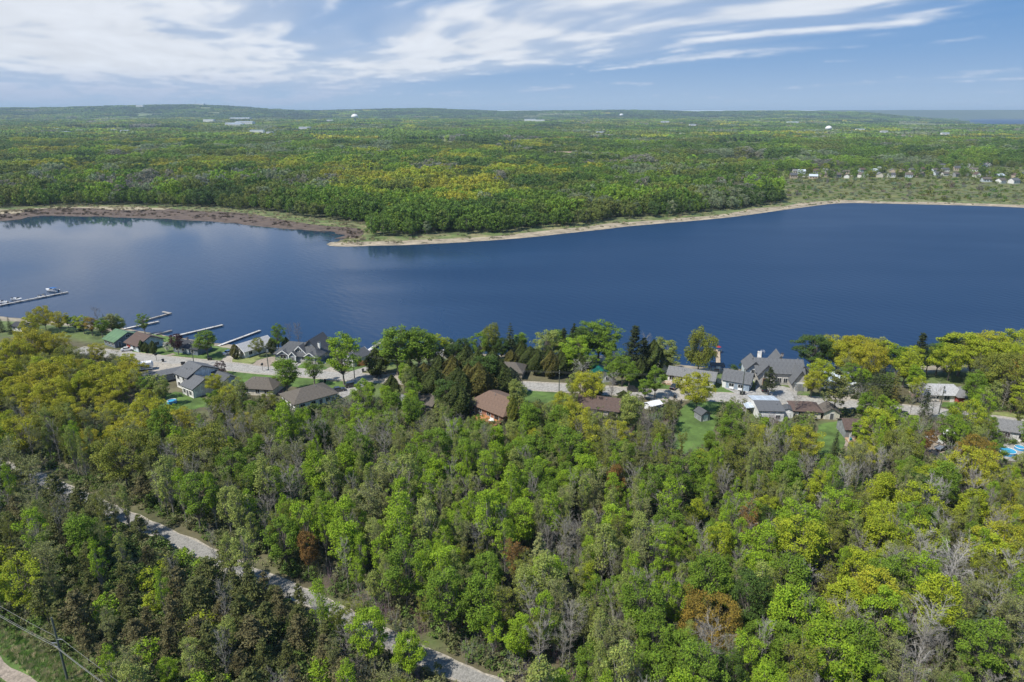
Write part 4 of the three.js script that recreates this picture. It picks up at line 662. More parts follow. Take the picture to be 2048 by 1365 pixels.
// gable or hip volume in the house's own axes: x along the front, z towards the front
function prism(w, d, h, rise, along) {                                       // closed wall body with gable ends
  const s = new THREE.Shape(), W = along === 'x' ? d : w, L = along === 'x' ? w : d;
  s.moveTo(-W / 2, 0); s.lineTo(W / 2, 0); s.lineTo(W / 2, h); if (rise > 0) s.lineTo(0, h + rise); s.lineTo(-W / 2, h);
  const g = new THREE.ExtrudeGeometry(s, { depth: L, bevelEnabled: false }).translate(0, 0, -L / 2);
  if (along === 'x') g.rotateY(Math.PI / 2);
  return g;
}
function slab(pts, t, up) {                                                  // thick quad, pts counter-clockwise seen from outside
  const gb = new GB(), n = norm(up), lo = pts.map((p) => [p[0] - n[0] * t, p[1] - n[1] * t, p[2] - n[2] * t]), k = pts.length;
  for (let i = 1; i + 1 < k; i++) { gb.tri(pts[0], pts[i], pts[i + 1]); gb.tri(lo[0], lo[i + 1], lo[i]); }
  for (let i = 0; i < k; i++) { const j = (i + 1) % k; gb.quad(pts[j], pts[i], lo[i], lo[j]); }
  const g = gb.geo(); const p = g.attributes.position, uv = new Float32Array(p.count * 2); for (let i = 0; i < p.count; i++) uv.set([p.getX(i), p.getZ(i) + p.getY(i)], i * 2); g.setAttribute('uv', new THREE.BufferAttribute(uv, 2)); return g;
}
function roofGeo({ w, d, h, rise, along, ov = 0.45, hip = 0, t = 0.22 }) {
  const W = along === 'x' ? d : w, L = along === 'x' ? w : d, k = rise / (W / 2), e = W / 2 + ov, y0 = h - k * ov + 0.06, y1 = h + rise + 0.06, a = L / 2 + ov, rr = hip ? Math.max(0.05, L / 2 - hip) : a, list = [];
  const T = (u, y, v) => (along === 'x' ? [v, y, u] : [u, y, -v]);           // u across, v along the ridge
  for (const s of [-1, 1]) { const pts = [T(s * e, y0, -s * a), T(s * e, y0, s * a), T(0, y1, s * rr), T(0, y1, -s * rr)], c = T(s * k, 1, 0), o = T(0, 0, 0); list.push(slab(s * 1 > 0 ? pts : pts, t, [c[0] - o[0], 1, c[2] - o[2]])); }
  if (hip) for (const s of [-1, 1]) { const q = (y1 - y0) / (a - rr), pts = [T(s * e, y0, s * a), T(-s * e, y0, s * a), T(0, y1, s * rr)], c = T(0, 1, s * q), o = T(0, 0, 0); list.push(slab(pts, t, [c[0] - o[0], 1, c[2] - o[2]])); }
  return mergeGeometries(list);
}
function volume(g, o) {                                                      // o: x z w d h rise along wall roof trim hip y
  const holder = { x: o.x || 0, z: o.z || 0, y: o.y || 0 };
  const wall = part(g, 'wall', prism(o.w, o.d, o.h, o.hip ? 0 : o.rise, o.along || 'x'), o.wall), roof = part(g, 'roof', roofGeo({ along: 'x', ...o, along: o.along || 'x' }), o.roof);
  for (const m of [wall, roof]) { m.position.set(holder.x, holder.y, holder.z); if (o.turn) m.rotation.y = o.turn; }
  if (o.trim && !o.hip) {                                                    // bargeboards on the gable ends
    const along = o.along || 'x', W = along === 'x' ? o.d : o.w, L = along === 'x' ? o.w : o.d, ov = (o.ov ?? 0.45), k = o.rise / (W / 2), len = Math.hypot(W / 2 + ov, o.rise + k * ov), ang = Math.atan(k);
    for (const e of [-1, 1]) { const gs = [-1, 1].map((s) => { const b = new THREE.BoxGeometry(len, 0.28, 0.08); b.translate(s * len / 2, 0, 0); b.rotateZ(-s * ang); b.translate(0, o.h + o.rise - 0.10, 0); return b; }); const m = mergeGeometries(gs); m.translate(0, 0, e * (L / 2 + ov + 0.045)); if (along === 'x') m.rotateY(Math.PI / 2); const tm = part(roof, 'bargeboard', m, o.trim); tm.position.set(0, 0, 0); }
  }
  return { wall, roof };
}
// openings: face f/b/l/r of a volume, u along the face, y sill height
function opening(g, o, face, u, y, w, h, kind = 'window', m = HM.glass, frame = HM.trim) {
  const q = new THREE.Group(), f = part(g, kind, box(w + 0.24, h + 0.24, 0.10), frame), p = part(f, kind === 'window' ? 'pane' : 'panel', box(w, h, 0.06, 0, 0, 0.04), m);
  const bar = kind === 'window' && w > 0.9 ? part(f, 'glazing_bar', box(0.06, h, 0.04, 0, 0, 0.065), frame) : null;
  const W = o.w, D = o.d, x = o.x || 0, z = o.z || 0, yy = (o.y || 0) + y + h / 2;
  if (face === 'f') f.position.set(x + u, yy, z + D / 2 + 0.03); if (face === 'b') { f.position.set(x + u, yy, z - D / 2 - 0.03); f.rotation.y = Math.PI; }
  if (face === 'l') { f.position.set(x - W / 2 - 0.03, yy, z + u); f.rotation.y = -Math.PI / 2; } if (face === 'r') { f.position.set(x + W / 2 + 0.03, yy, z + u); f.rotation.y = Math.PI / 2; }
  return f;
}
function house(name, label, px, py, yaw, category = 'house', group) { const t = thing(name, label, category, group), g = G(px, py); t.position.set(g.x, LAND, g.z); t.rotation.y = yaw * Math.PI / 180; return t; }
function vent(g, x, y, z, h = 0.6) { return part(g, 'roof_vent', new THREE.CylinderGeometry(0.1, 0.1, h, 8).translate(x, y + h / 2, z), HM.metal); }
function chimneyOn(g, x, y, z, w, h, m = HM.chimney) { const c = part(g, 'chimney', box(w, h, w, x, y + h / 2, z), m); part(c, 'chimney_cap', box(w + 0.2, 0.15, w + 0.2, x, y + h + 0.08, z), HM.trimDark); return c; }
function rail(g, x0, z0, x1, z1, y, h = 1, m = HM.trim) { const L = Math.hypot(x1 - x0, z1 - z0), a = Math.atan2(-(z1 - z0), x1 - x0), n = Math.max(2, Math.round(L / 1.6)), gs = [box(L, 0.09, 0.07, 0, y + h, 0), box(L, 0.07, 0.05, 0, y + h * 0.45, 0)]; for (let i = 0; i <= n; i++) gs.push(box(0.1, h, 0.1, -L / 2 + L * i / n, y + h / 2, 0)); const q = mergeGeometries(gs); q.rotateY(a); q.translate((x0 + x1) / 2, 0, (z0 + z1) / 2); return part(g, 'railing', q, m); }

{ // green metal roof
  const g = house('cottage', 'cottage with a green metal roof above the lake dock', 247, 686, -33), v = { w: 8, d: 11, h: 2.8, rise: 2.5, along: 'x', wall: HM.slate, roof: HM.roofGreen, ov: 0.6 };
  volume(g, v); for (const u of [-3, 0, 3]) opening(g, v, 'f', u * 0.85, 0.9, 1.3, 1.2); for (const u of [-3, 1]) opening(g, v, 'r', u, 0.9, 1.4, 1.3); opening(g, v, 'r', 3.6, 0.05, 1, 2.1, 'door', HM.door); opening(g, v, 'r', 0, 3.1, 1.6, 1.0); vent(g, 1, 4.2, -1.8);
}
{ // brown roof
  const g = house('cottage', 'cottage with a brown roof and pale blue gable wall behind two dark cedars', 291, 694, -33), v = { w: 8.5, d: 10.5, h: 2.9, rise: 2.6, along: 'x', wall: HM.paleBlue, roof: HM.roofRed, ov: 0.7, trim: HM.trimDark };
  volume(g, v); opening(g, v, 'r', -2.4, 0.9, 1.6, 1.3); opening(g, v, 'r', 1.8, 0.9, 1.6, 1.3); opening(g, v, 'f', -2.5, 0.6, 2.4, 1.7, 'door', HM.red, HM.wood); opening(g, v, 'f', 1.5, 0.8, 1.6, 1.3); vent(g, -1, 4.4, 1.3); vent(g, 2, 4.4, -1.3);
}
{ // low dark-roofed house behind the purple tree
  const g = house('bungalow', 'low dark roofed bungalow between the purple tree and the round green tree', 386, 702, -20), v = { w: 12, d: 7.5, h: 2.6, rise: 1.7, along: 'x', wall: HM.slate, roof: HM.roofDark, ov: 0.5 };
  volume(g, v); for (const u of [-4, -1, 3.5]) opening(g, v, 'f', u, 0.9, 1.4, 1.1); opening(g, v, 'f', 1.2, 0.05, 1, 2.05, 'door', HM.trim); chimneyOn(g, -3, 3.6, -0.8, 0.7, 1.2);
}
{ // white gable house
  const g = house('white_house', 'white gabled house with a pale roof beside the long dock', 507, 704, -34), v = { w: 7.6, d: 13, h: 2.8, rise: 2.2, along: 'z', wall: HM.white, roof: HM.roofSilver, ov: 0.5, trim: HM.trim };
  volume(g, v); for (const u of [-2.2, 2.2]) { opening(g, v, 'f', u, 0.9, 1.1, 1.3); opening(g, v, 'f', u * 0.45, 3.0, 0.7, 0.7); } for (const u of [-4, 0, 4]) opening(g, v, 'l', u, 0.9, 1.4, 1.2); for (const u of [-4, 0, 4]) opening(g, v, 'r', u, 0.9, 1.4, 1.2);
}
{ // grey house with many gables
  const g = house('gabled_house', 'large dark grey house with white edged gables and a stone base', 606, 717, -14), m = { x: 0, z: 0, w: 17.5, d: 9.5, h: 3.1, rise: 3.4, hip: 3.6, along: 'x', wall: HM.slate, roof: HM.roofGrey, ov: 0.6 };
  volume(g, m);
  volume(g, { x: 4.2, z: -3.6, w: 8.6, d: 9.5, h: 3.3, rise: 4.9, along: 'z', wall: HM.slate, roof: HM.roofGrey, ov: 0.5, trim: HM.trimDark });
  volume(g, { x: 1.2, z: 1.2, w: 5.2, d: 5.4, h: 3.9, rise: 2.5, along: 'z', wall: HM.slate, roof: HM.roofGrey, ov: 0.45, trim: HM.trim });
  const dormer = { x: 1.2, z: 1.2, w: 5.2, d: 5.4 }; opening(g, dormer, 'f', -0.4, 4.15, 0.65, 1.0); opening(g, dormer, 'f', 0.4, 4.15, 0.65, 1.0);
  for (const [x, w] of [[-5.2, 4.0], [6.0, 4.0]]) volume(g, { x, z: 3.4, w, d: 3.2, h: 3.15, rise: 1.35, along: 'z', wall: HM.slate, roof: HM.roofGrey, ov: 0.35, trim: HM.trim });
  const pz = 5.2; volume(g, { x: -0.9, z: 3.9, w: 2.9, d: 3.4, h: 3.0, rise: 1.5, along: 'z', wall: HM.slate, roof: HM.roofGrey, ov: 0.3, trim: HM.trim });
  part(g, 'stone_base', box(17.7, 1.2, 0.2, 0, 0.6, 4.78), HM.stone); part(g, 'stone_base', box(4.2, 1.2, 0.2, -5.2, 0.6, 5.03), HM.stone); part(g, 'stone_base', box(4.2, 1.2, 0.2, 6.0, 0.6, 5.03), HM.stone);
  for (const x of [-2.3, 0.5]) part(g, 'porch_column', box(0.3, 3, 0.3, x, 1.5, pz + 0.75), HM.trim); part(g, 'porch_step', box(4.4, 0.35, 2.2, -0.9, 0.17, 5.9), HM.stone); opening(g, { x: -0.9, z: 3.9, w: 2.9, d: 3.4 }, 'f', 0, 0.2, 1.2, 2.2, 'door', HM.door);
  opening(g, { x: -5.2, z: 3.4, w: 4, d: 3.2 }, 'f', 0, 1.3, 2.4, 1.2); opening(g, { x: 6.0, z: 3.4, w: 4, d: 3.2 }, 'f', 0, 1.3, 2.4, 1.2); opening(g, m, 'f', 3, 1.3, 1.4, 1.2); for (const u of [-2, 2]) opening(g, m, 'r', u, 1.1, 1.4, 1.3);
  chimneyOn(g, 7.2, 4.6, -0.2, 0.8, 2.4, HM.trim); vent(g, 3.6, 5.3, 1.6); vent(g, 7.2, 4.9, 1.4);
}
{ // small white house with fence
  const g = house('small_house', 'small white house with a grey roof behind the orange board fence', 712, 724, -30), v = { w: 6.5, d: 9, h: 2.7, rise: 1.9, along: 'z', wall: HM.white, roof: HM.roofGrey, ov: 0.45, trim: HM.trim };
  volume(g, v); opening(g, v, 'f', 1.3, 0.9, 0.9, 1.2); opening(g, v, 'f', -1.3, 0.05, 0.95, 2.05, 'door', HM.door); for (const u of [-2.5, 1.5]) opening(g, v, 'r', u, 0.9, 1.3, 1.2);
}
{ // long mobile home
  const g = house('mobile_home', 'long narrow grey mobile home with a pale shallow roof', 337, 759, 38), v = { w: 19, d: 5.4, h: 2.9, rise: 0.75, along: 'x', wall: HM.grey, roof: HM.roofLight, ov: 0.3 };
  volume(g, v); for (const u of [-7, -3, 2, 6]) opening(g, v, 'f', u, 1.1, 1.3, 1.0); opening(g, v, 'f', 4, 0.2, 0.95, 2.05, 'door', HM.trim); for (const x of [-6, 0, 5]) vent(g, x, 3.4, -0.6, 0.5); part(g, 'skirting', box(19.1, 0.5, 5.5, 0, 0.25, 0), HM.trimDark);
  part(g, 'deck', box(4, 0.5, 3, -11.6, 0.25, 0.6), HM.deck); rail(g, -13.6, 2.1, -9.6, 2.1, 0.5);
}
{ // white house with three grey roofs
  const g = house('white_house', 'two storey white house with three grey roofs across the road from the docks', 393, 774, -36), a = { x: -1.6, z: -1.6, w: 7.4, d: 11, h: 5.2, rise: 2.6, along: 'x', wall: HM.white, roof: HM.roofLight, ov: 0.5, trim: HM.trimDark }, b = { x: 5.4, z: 1.6, w: 6.8, d: 9.0, h: 3.4, rise: 2.2, along: 'x', wall: HM.white, roof: HM.roofLight, ov: 0.45, trim: HM.trimDark }, c = { x: 6.4, z: -6.4, w: 8, d: 6, h: 2.9, rise: 1.7, along: 'x', wall: HM.bluegrey, roof: HM.roofGrey, ov: 0.4 };
  for (const v of [a, b, c]) volume(g, v);
  for (const u of [-2, 1.4]) { opening(g, a, 'f', u, 0.9, 1.2, 1.3); opening(g, a, 'f', u, 3.4, 1.2, 1.3); } for (const u of [-3, 2]) { opening(g, a, 'l', u, 0.9, 1.2, 1.3); opening(g, a, 'l', u, 3.4, 1.2, 1.3); } for (const u of [-1.8, 1.8]) opening(g, b, 'f', u, 0.9, 1.2, 1.3); opening(g, b, 'f', 0, 0.05, 1, 2.1, 'door', HM.door); opening(g, a, 'r', -3.6, 3.3, 1.1, 1.2); vent(g, -2, 6.6, 1.6); vent(g, 0, 6.9, 1.0); vent(g, 5, 4.6, 2.6);
}
{ const g = house('bungalow', 'low bungalow with a faded brown hip roof half hidden by trees', 526, 781, -8), v = { w: 11.5, d: 9, h: 2.7, rise: 2.1, hip: 3.4, along: 'x', wall: HM.cream, roof: HM.roofTan, ov: 0.6 }; volume(g, v); for (const u of [-3.5, 0.5, 3.6]) opening(g, v, 'f', u, 0.9, 1.4, 1.2); vent(g, -2, 4.2, 0.8); vent(g, 1.6, 4.3, 0.6); }
{ const g = house('bungalow', 'bungalow with a broad brown hip roof and white wall beside the two parked cars', 619, 804, 40), v = { w: 14, d: 10.5, h: 3.2, rise: 2.3, hip: 4.6, along: 'x', wall: HM.white, roof: HM.roofTan, ov: 0.7 }; volume(g, v); for (const u of [-3, 0.5, 3.2]) opening(g, v, 'l', u, 0.9, 1.2, 1.3); for (const u of [-4.5, -1, 4]) opening(g, v, 'f', u, 0.9, 1.5, 1.3); opening(g, v, 'f', 1.6, 0.05, 1, 2.1, 'door', HM.door); vent(g, 2, 4.9, 1.0); }
{ const g = house('bungalow', 'grey roofed bungalow showing between the cedars and bright trees', 850, 813, -25), v = { w: 10, d: 8, h: 2.8, rise: 1.9, along: 'x', wall: HM.pink, roof: HM.roofTan, ov: 0.5 }; volume(g, v); for (const u of [-3, 0, 3]) opening(g, v, 'f', u, 0.9, 1.3, 1.2); const p = { x: -7, z: 2, w: 5, d: 4.5, h: 2.5, rise: 0.9, along: 'x', wall: HM.pink, roof: HM.roofPale, ov: 0.3 }; volume(g, p); opening(g, p, 'f', 0, 0.8, 2.6, 1.4); }
{ // brick house with brown roof
  const g = house('brick_house', 'brick house with a wide brown roof and orange wooden deck', 1000, 830, -43), v = { w: 14.5, d: 12.5, h: 4.3, rise: 2.5, hip: 2.6, along: 'x', wall: HM.brick, roof: HM.roofBrown, ov: 0.8 };
  volume(g, v); for (const u of [-5.5, -2.6, 1.4]) { opening(g, v, 'f', u, 2.3, 1.5, 1.2); opening(g, v, 'f', u, 0.5, 1.5, 1.0); } opening(g, v, 'f', 4.6, 2.0, 1.8, 2.0, 'door', HM.glass); for (const u of [-3, 3]) opening(g, v, 'l', u, 2.3, 1.4, 1.2); vent(g, -1, 6.0, 1.0, 1.1);
  part(g, 'deck', box(8, 0.25, 4.2, 3.2, 1.9, 8.4), HM.cedarWood); for (const x of [-0.5, 3.2, 6.9]) part(g, 'deck_post', box(0.18, 1.8, 0.18, x, 0.9, 10.2), HM.cedarWood); rail(g, -0.8, 10.4, 7.2, 10.4, 2.0, 1, HM.cedarWood); part(g, 'deck_chair', mergeGeometries([box(1.6, 0.12, 0.6, 4.6, 2.45, 8.6), box(1.6, 0.7, 0.1, 4.6, 2.8, 8.2), box(0.1, 0.45, 0.5, 3.9, 2.2, 8.6), box(0.1, 0.45, 0.5, 5.3, 2.2, 8.6)]), HM.trim);
}
{ const g = house('bungalow', 'grey roofed bungalow deep among the dark cedars by the lake', 1017, 750, -10), v = { w: 11, d: 8.5, h: 2.8, rise: 2.1, hip: 3, along: 'x', wall: HM.tan, roof: HM.roofTan, ov: 0.5 }; volume(g, v); for (const u of [-3, 0, 3]) opening(g, v, 'f', u, 0.9, 1.3, 1.2); chimneyOn(g, -4, 3.4, 0, 0.7, 1.6, HM.brick); }
{ const g = house('cabin', 'small cabin with a teal metal roof among the trees', 1197, 757, -75), v = { w: 8.5, d: 6.5, h: 2.7, rise: 1.9, along: 'x', wall: HM.white, roof: HM.roofTeal, ov: 0.4 }; volume(g, v); for (const u of [-2.4, 1.6]) opening(g, v, 'f', u, 0.9, 1.2, 1.2); for (const u of [-1.5, 1.5]) opening(g, v, 'r', u, 0.9, 1.0, 1.2); opening(g, v, 'f', 3.3, 0.05, 0.9, 2, 'door', HM.door); }
{ // long grey lakeside bungalow with deck
  const g = house('bungalow', 'long pale grey lakeside bungalow with a white railed deck', 1384, 763, -24), v = { w: 15.5, d: 7.0, h: 2.9, rise: 1.7, along: 'x', wall: HM.white, roof: HM.roofPale, ov: 0.6 };
  volume(g, v); for (const u of [-6.4, -3.4, 5.6]) opening(g, v, 'f', u, 0.9, 1.5, 1.3); opening(g, v, 'f', -0.6, 0.3, 2, 2.1, 'door', HM.glass); opening(g, v, 'f', 2.4, 0.9, 1.6, 1.3); vent(g, -2.6, 3.9, 1.6, 0.8); vent(g, 5.6, 3.9, -1.2, 0.8); vent(g, 1.2, 4.3, -0.2, 0.5);
  part(g, 'deck', box(10, 0.4, 3.2, -4, 0.3, 5.5), HM.deck); rail(g, -9, 7.0, 1, 7.0, 0.5); rail(g, -9, 4.0, -9, 7.0, 0.5); for (const x of [-4.2, -2.4]) part(g, 'deck_chair', mergeGeometries([box(0.6, 0.1, 0.6, x, 0.95, 5.2), box(0.6, 0.6, 0.1, x, 1.25, 4.9), box(0.5, 0.45, 0.5, x, 0.72, 5.2)]), HM.trim);
}
{ const g = house('shed', 'small grey boat shed at the water beside the long pale bungalow', 1331, 742, -25, 'shed'), v = { w: 4, d: 4, h: 2.2, rise: 1.1, along: 'z', wall: HM.paleBlue, roof: HM.roofGrey, ov: 0.3 }; volume(g, v); opening(g, v, 'f', 0, 0.05, 1.6, 1.8, 'door', HM.trim); }
{ // garage
  const g = house('garage', 'detached blue grey garage with a long grey gable roof', 1475, 772, -28, 'garage'), v = { w: 8.8, d: 7.4, h: 3.0, rise: 2.5, along: 'x', wall: HM.bluegrey, roof: HM.roofLight, ov: 0.5, trim: HM.trimDark };
  volume(g, v); opening(g, v, 'f', -3.8, 0.05, 0.95, 2.1, 'door', HM.trim); for (const u of [-1.4, 1.6]) opening(g, v, 'f', u, 0.9, 1.6, 1.1); opening(g, v, 'r', 0, 0.05, 3.6, 2.3, 'door', HM.trim, HM.trimDark); opening(g, v, 'r', 0, 3.4, 1, 0.8);
  part(g, 'bench', mergeGeometries([box(1.4, 0.1, 0.45, -1.2, 0.45, 4.5), box(0.1, 0.45, 0.4, -1.8, 0.22, 4.5), box(0.1, 0.45, 0.4, -0.6, 0.22, 4.5), box(1.4, 0.4, 0.08, -1.2, 0.75, 4.3)]), HM.trim); part(g, 'bench', mergeGeometries([box(1.4, 0.1, 0.45, 1.6, 0.45, 4.5), box(0.1, 0.45, 0.4, 1.0, 0.22, 4.5), box(0.1, 0.45, 0.4, 2.2, 0.22, 4.5), box(1.4, 0.4, 0.08, 1.6, 0.75, 4.3)]), HM.trim);
}
{ // large lakeside house
  const g = house('lake_house', 'large grey lakeside house with steep gables and an attached garage', 1551, 762, -8), m = { x: 0.3, z: -1, w: 15.5, d: 9.5, h: 4.6, rise: 3.3, along: 'x', wall: HM.stone, roof: HM.roofLight, ov: 0.6 };
  volume(g, m);
  const gar = { x: 5.9, z: 4.9, w: 4.9, d: 7.5, h: 3.1, rise: 4.2, along: 'z', wall: HM.stone, roof: HM.roofLight, ov: 0.5, trim: HM.trimDark }; volume(g, gar);
  part(gar.x ? g : g, 'garage_surround', box(4.2, 0.35, 0.2, 5.9, 2.85, 8.72), HM.trim); const gd = opening(g, gar, 'f', 0, 0.05, 3.0, 2.4, 'garage_door', HM.grey, HM.trim); for (const y of [-0.6, 0, 0.6]) part(gd, 'panel_groove', box(2.95, 0.04, 0.02, 0, y, 0.075), HM.trimDark);
  const ent = { x: -4.4, z: 3.0, w: 5.6, d: 5.6, h: 4.2, rise: 3.6, along: 'z', wall: HM.stone, roof: HM.roofLight, ov: 0.5, trim: HM.trimDark }; volume(g, ent); opening(g, ent, 'f', 0, 0.1, 2.2, 2.6, 'door', HM.black, HM.wood); opening(g, ent, 'f', 0, 3.4, 2.0, 1.8);
  volume(g, { x: 1.2, z: -5.2, w: 6, d: 7, h: 4.6, rise: 4.2, along: 'z', wall: HM.stone, roof: HM.roofLight, ov: 0.5 }); const lw = { x: -7.6, z: -3, w: 5.5, d: 8.5, h: 4.4, rise: 2.8, along: 'z', wall: HM.paleBlue, roof: HM.roofLight, ov: 0.5, trim: HM.trimDark }; volume(g, lw); opening(g, lw, 'f', 0, 0.8, 1.8, 1.3); opening(g, lw, 'f', 0, 2.9, 2.2, 1.2);
  const rw = { x: 8.4, z: -2.4, w: 4.2, d: 8, h: 4.2, rise: 2.2, along: 'z', wall: HM.slate, roof: HM.roofGrey, ov: 0.5 }; volume(g, rw); for (const u of [-2, 1.5]) opening(g, rw, 'r', u, 1, 1.3, 1.5); for (const u of [0, 2]) opening(g, m, 'f', u, 0.9, 1.2, 1.6); chimneyOn(g, 2.4, 7.6, -4.6, 0.7, 1.0);
}
{ // white metal roof building
  const g = house('workshop', 'white metal roofed workshop beside the shore road', 1530, 827, -3, 'workshop'), v = { w: 7.6, d: 11.5, h: 3.4, rise: 0.9, along: 'x', wall: HM.white, roof: HM.roofWhite, ov: 0.25 };
  part(g, 'wall', prism(7.6, 11.5, 3.4, 0.9, 'x'), HM.white); part(g, 'roof', slab([[-4.05, 3.42, 6.1], [4.05, 3.42, 6.1], [4.05, 4.4, 0], [-4.05, 4.4, 0]], 0.12, [0, 1, 0.16]), HM.roofLight); part(g, 'roof', slab([[4.05, 3.42, -6.1], [-4.05, 3.42, -6.1], [-4.05, 4.4, 0.0], [4.05, 4.4, 0.0]], 0.12, [0, 1, -0.16]), HM.roofWhite); opening(g, v, 'f', 2, 0.9, 1.2, 1.1); opening(g, v, 'f', -1.8, 0.05, 2.4, 2.2, 'door', HM.trim); opening(g, v, 'r', 2, 0.9, 1.2, 1.1); opening(g, v, 'b', 0, 0.05, 3, 2.4, 'door', HM.trim);
  part(g, 'awning', slab([[-6.4, 2.3, 1.5], [-3.85, 2.6, 1.5], [-3.85, 2.6, -2.6], [-6.4, 2.3, -2.6]], 0.1, [0, 1, 0]), HM.roofWhite); for (const z of [1.3, -2.4]) part(g, 'awning_post', box(0.1, 2.3, 0.1, -6.3, 1.15, z), HM.trim); vent(g, 2.4, 4.1, 2.4);
}
{ const g = house('garden_shed', 'small garden shed with a rounded dark barn roof beside the workshop', 1573, 832, -12, 'shed'); const s = new THREE.Shape(); s.moveTo(-1.6, 0); s.lineTo(1.6, 0); s.lineTo(1.6, 1.9); s.lineTo(1.1, 2.7); s.lineTo(0, 3.15); s.lineTo(-1.1, 2.7); s.lineTo(-1.6, 1.9); part(g, 'wall', new THREE.ExtrudeGeometry(s, { depth: 3.4, bevelEnabled: false }).translate(0, 0, -1.7), HM.white); const rf = []; for (const [a, b] of [[[1.75, 1.85], [1.15, 2.78]], [[1.15, 2.78], [0, 3.26]], [[0, 3.26], [-1.15, 2.78]], [[-1.15, 2.78], [-1.75, 1.85]]]) rf.push(slab([[a[0], a[1], 1.95], [a[0], a[1], -1.95], [b[0], b[1], -1.95], [b[0], b[1], 1.95]], 0.09, [a[1] - b[1] < 0 ? (b[1] - a[1]) : (b[1] - a[1]), Math.abs(a[0] - b[0]), 0])); part(g, 'roof', mergeGeometries(rf), HM.roofGrey); opening(g, { w: 3.2, d: 3.4 }, 'f', 0, 0.05, 1.4, 1.8, 'door', HM.trim); }
{ const g = house('cottage', 'brown roofed cottage by the shore road next to the pale garden shed', 1618, 828, -8), a = { x: -1.5, w: 8, d: 7, h: 2.5, rise: 1.6, hip: 2.4, along: 'x', wall: HM.cream, roof: HM.roofRed, ov: 0.5 }, b = { x: 5.6, z: 0.8, w: 4.6, d: 5.4, h: 2.4, rise: 1.4, along: 'z', wall: HM.cream, roof: HM.roofTan, ov: 0.4 }; volume(g, a); volume(g, b); for (const u of [-2, 1.4]) opening(g, a, 'f', u, 0.9, 1.3, 1.1); opening(g, b, 'f', 0, 0.05, 1, 2, 'door', HM.door); }
{ const g = house('cottage', 'small brown roofed cottage with a cluttered porch above the back lawn', 1708, 868, -6), v = { w: 7.5, d: 7, h: 3.0, rise: 1.8, along: 'x', wall: HM.grey, roof: HM.roofRed, ov: 0.4 }; volume(g, v); opening(g, v, 'f', -1.6, 0.9, 1.0, 1.3); opening(g, v, 'f', 0, 0.9, 1.0, 1.3); opening(g, v, 'f', 2, 0.1, 1, 2.1, 'door', HM.trim); part(g, 'porch', box(7.5, 0.4, 2.8, 0, 0.2, 4.95), HM.deck); for (const x of [-3.6, -1.2, 1.2]) part(g, 'porch_post', box(0.16, 2.4, 0.16, x, 1.6, 6.2), HM.trim); part(g, 'storage_box', box(1.2, 0.9, 0.8, -0.8, 0.85, 5.0), mat([0.55, 0.27, 0.06], 0.7)); part(g, 'storage_box', box(0.8, 0.6, 0.7, -2.8, 0.7, 5.2), mat([0.03, 0.22, 0.25], 0.7)); }
{ const g = house('bungalow', 'long bungalow with a light grey roof and red brick end wall', 1880, 795, -4), a = { x: -1.5, w: 13, d: 8, h: 2.8, rise: 1.9, hip: 1.5, along: 'x', wall: HM.tan, roof: HM.roofSilver, ov: 0.7 }, b = { x: 5.6, z: 2.2, w: 6, d: 7, h: 2.8, rise: 1.6, hip: 2.4, along: 'z', wall: HM.red, roof: HM.roofPale, ov: 0.6 }; volume(g, a); volume(g, b); for (const u of [-5, -2, 1.4]) opening(g, a, 'f', u, 0.8, 1.6, 1.4); opening(g, a, 'f', 3.2, 0.05, 1, 2.1, 'door', HM.trim); opening(g, b, 'f', 0, 0.9, 1.5, 1.2); vent(g, 0, 4.1, 1.6); part(g, 'chimney', box(1.6, 4.2, 1.0, -8.5, 2.1, 1), HM.brick); }
{ const g = house('white_house', 'white house with white roofs hidden behind the yellow trees', 1664, 770, -10), a = { w: 11, d: 8, h: 3.0, rise: 1.9, along: 'x', wall: HM.white, roof: HM.roofWhite, ov: 0.5, trim: HM.trim }, b = { x: 7, z: 3, w: 6, d: 6, h: 2.8, rise: 1.5, along: 'z', wall: HM.white, roof: HM.roofWhite, ov: 0.4, trim: HM.trim }; volume(g, a); volume(g, b); for (const u of [-3.5, 0]) opening(g, a, 'f', u, 0.9, 1.4, 1.3); opening(g, b, 'f', 0, 0.05, 2.6, 2.2, 'garage_door', HM.trim); }
{ const g = house('bungalow', 'bungalow with a brown shingle roof behind the twiggy silver trees', 1200, 822, -18), v = { w: 12.5, d: 9, h: 2.8, rise: 2.2, along: 'x', wall: HM.cream, roof: HM.roofRed, ov: 0.6 }; volume(g, v); for (const u of [-4, 0, 4]) opening(g, v, 'f', u, 0.9, 1.4, 1.2); vent(g, -2.5, 4.4, 1.2); vent(g, 2, 4.4, 1.2); }
{ const g = house('bungalow', 'light grey roofed bungalow at the bend of the shore road', 2034, 872, -22), v = { w: 11, d: 8, h: 2.8, rise: 1.8, along: 'x', wall: HM.white, roof: HM.roofPale, ov: 0.5 }; volume(g, v); for (const u of [-3.5, 0, 3.5]) opening(g, v, 'f', u, 0.9, 1.4, 1.2); }
{ const g = house('beach_cabin', 'small dark roofed cabin with a white end wall by the sandy shore', 46, 660, -20, 'cabin'), v = { w: 6, d: 5, h: 2.4, rise: 1.0, along: 'x', wall: HM.white, roof: HM.roofDark, ov: 0.5 }; volume(g, v); for (const u of [-1.6, 1.2]) opening(g, v, 'f', u, 0.8, 1.1, 1.1); }
{ const g = house('garden_shed', 'round topped grey garden shed on the dry lawn', 1404, 838, 20, 'shed'), v = { w: 3.2, d: 3.6, h: 2.3, rise: 1.1, along: 'z', wall: HM.grey, roof: HM.roofGrey, ov: 0.3 }; volume(g, v); opening(g, v, 'f', 0, 0.05, 1.3, 1.8, 'door', HM.trim); }
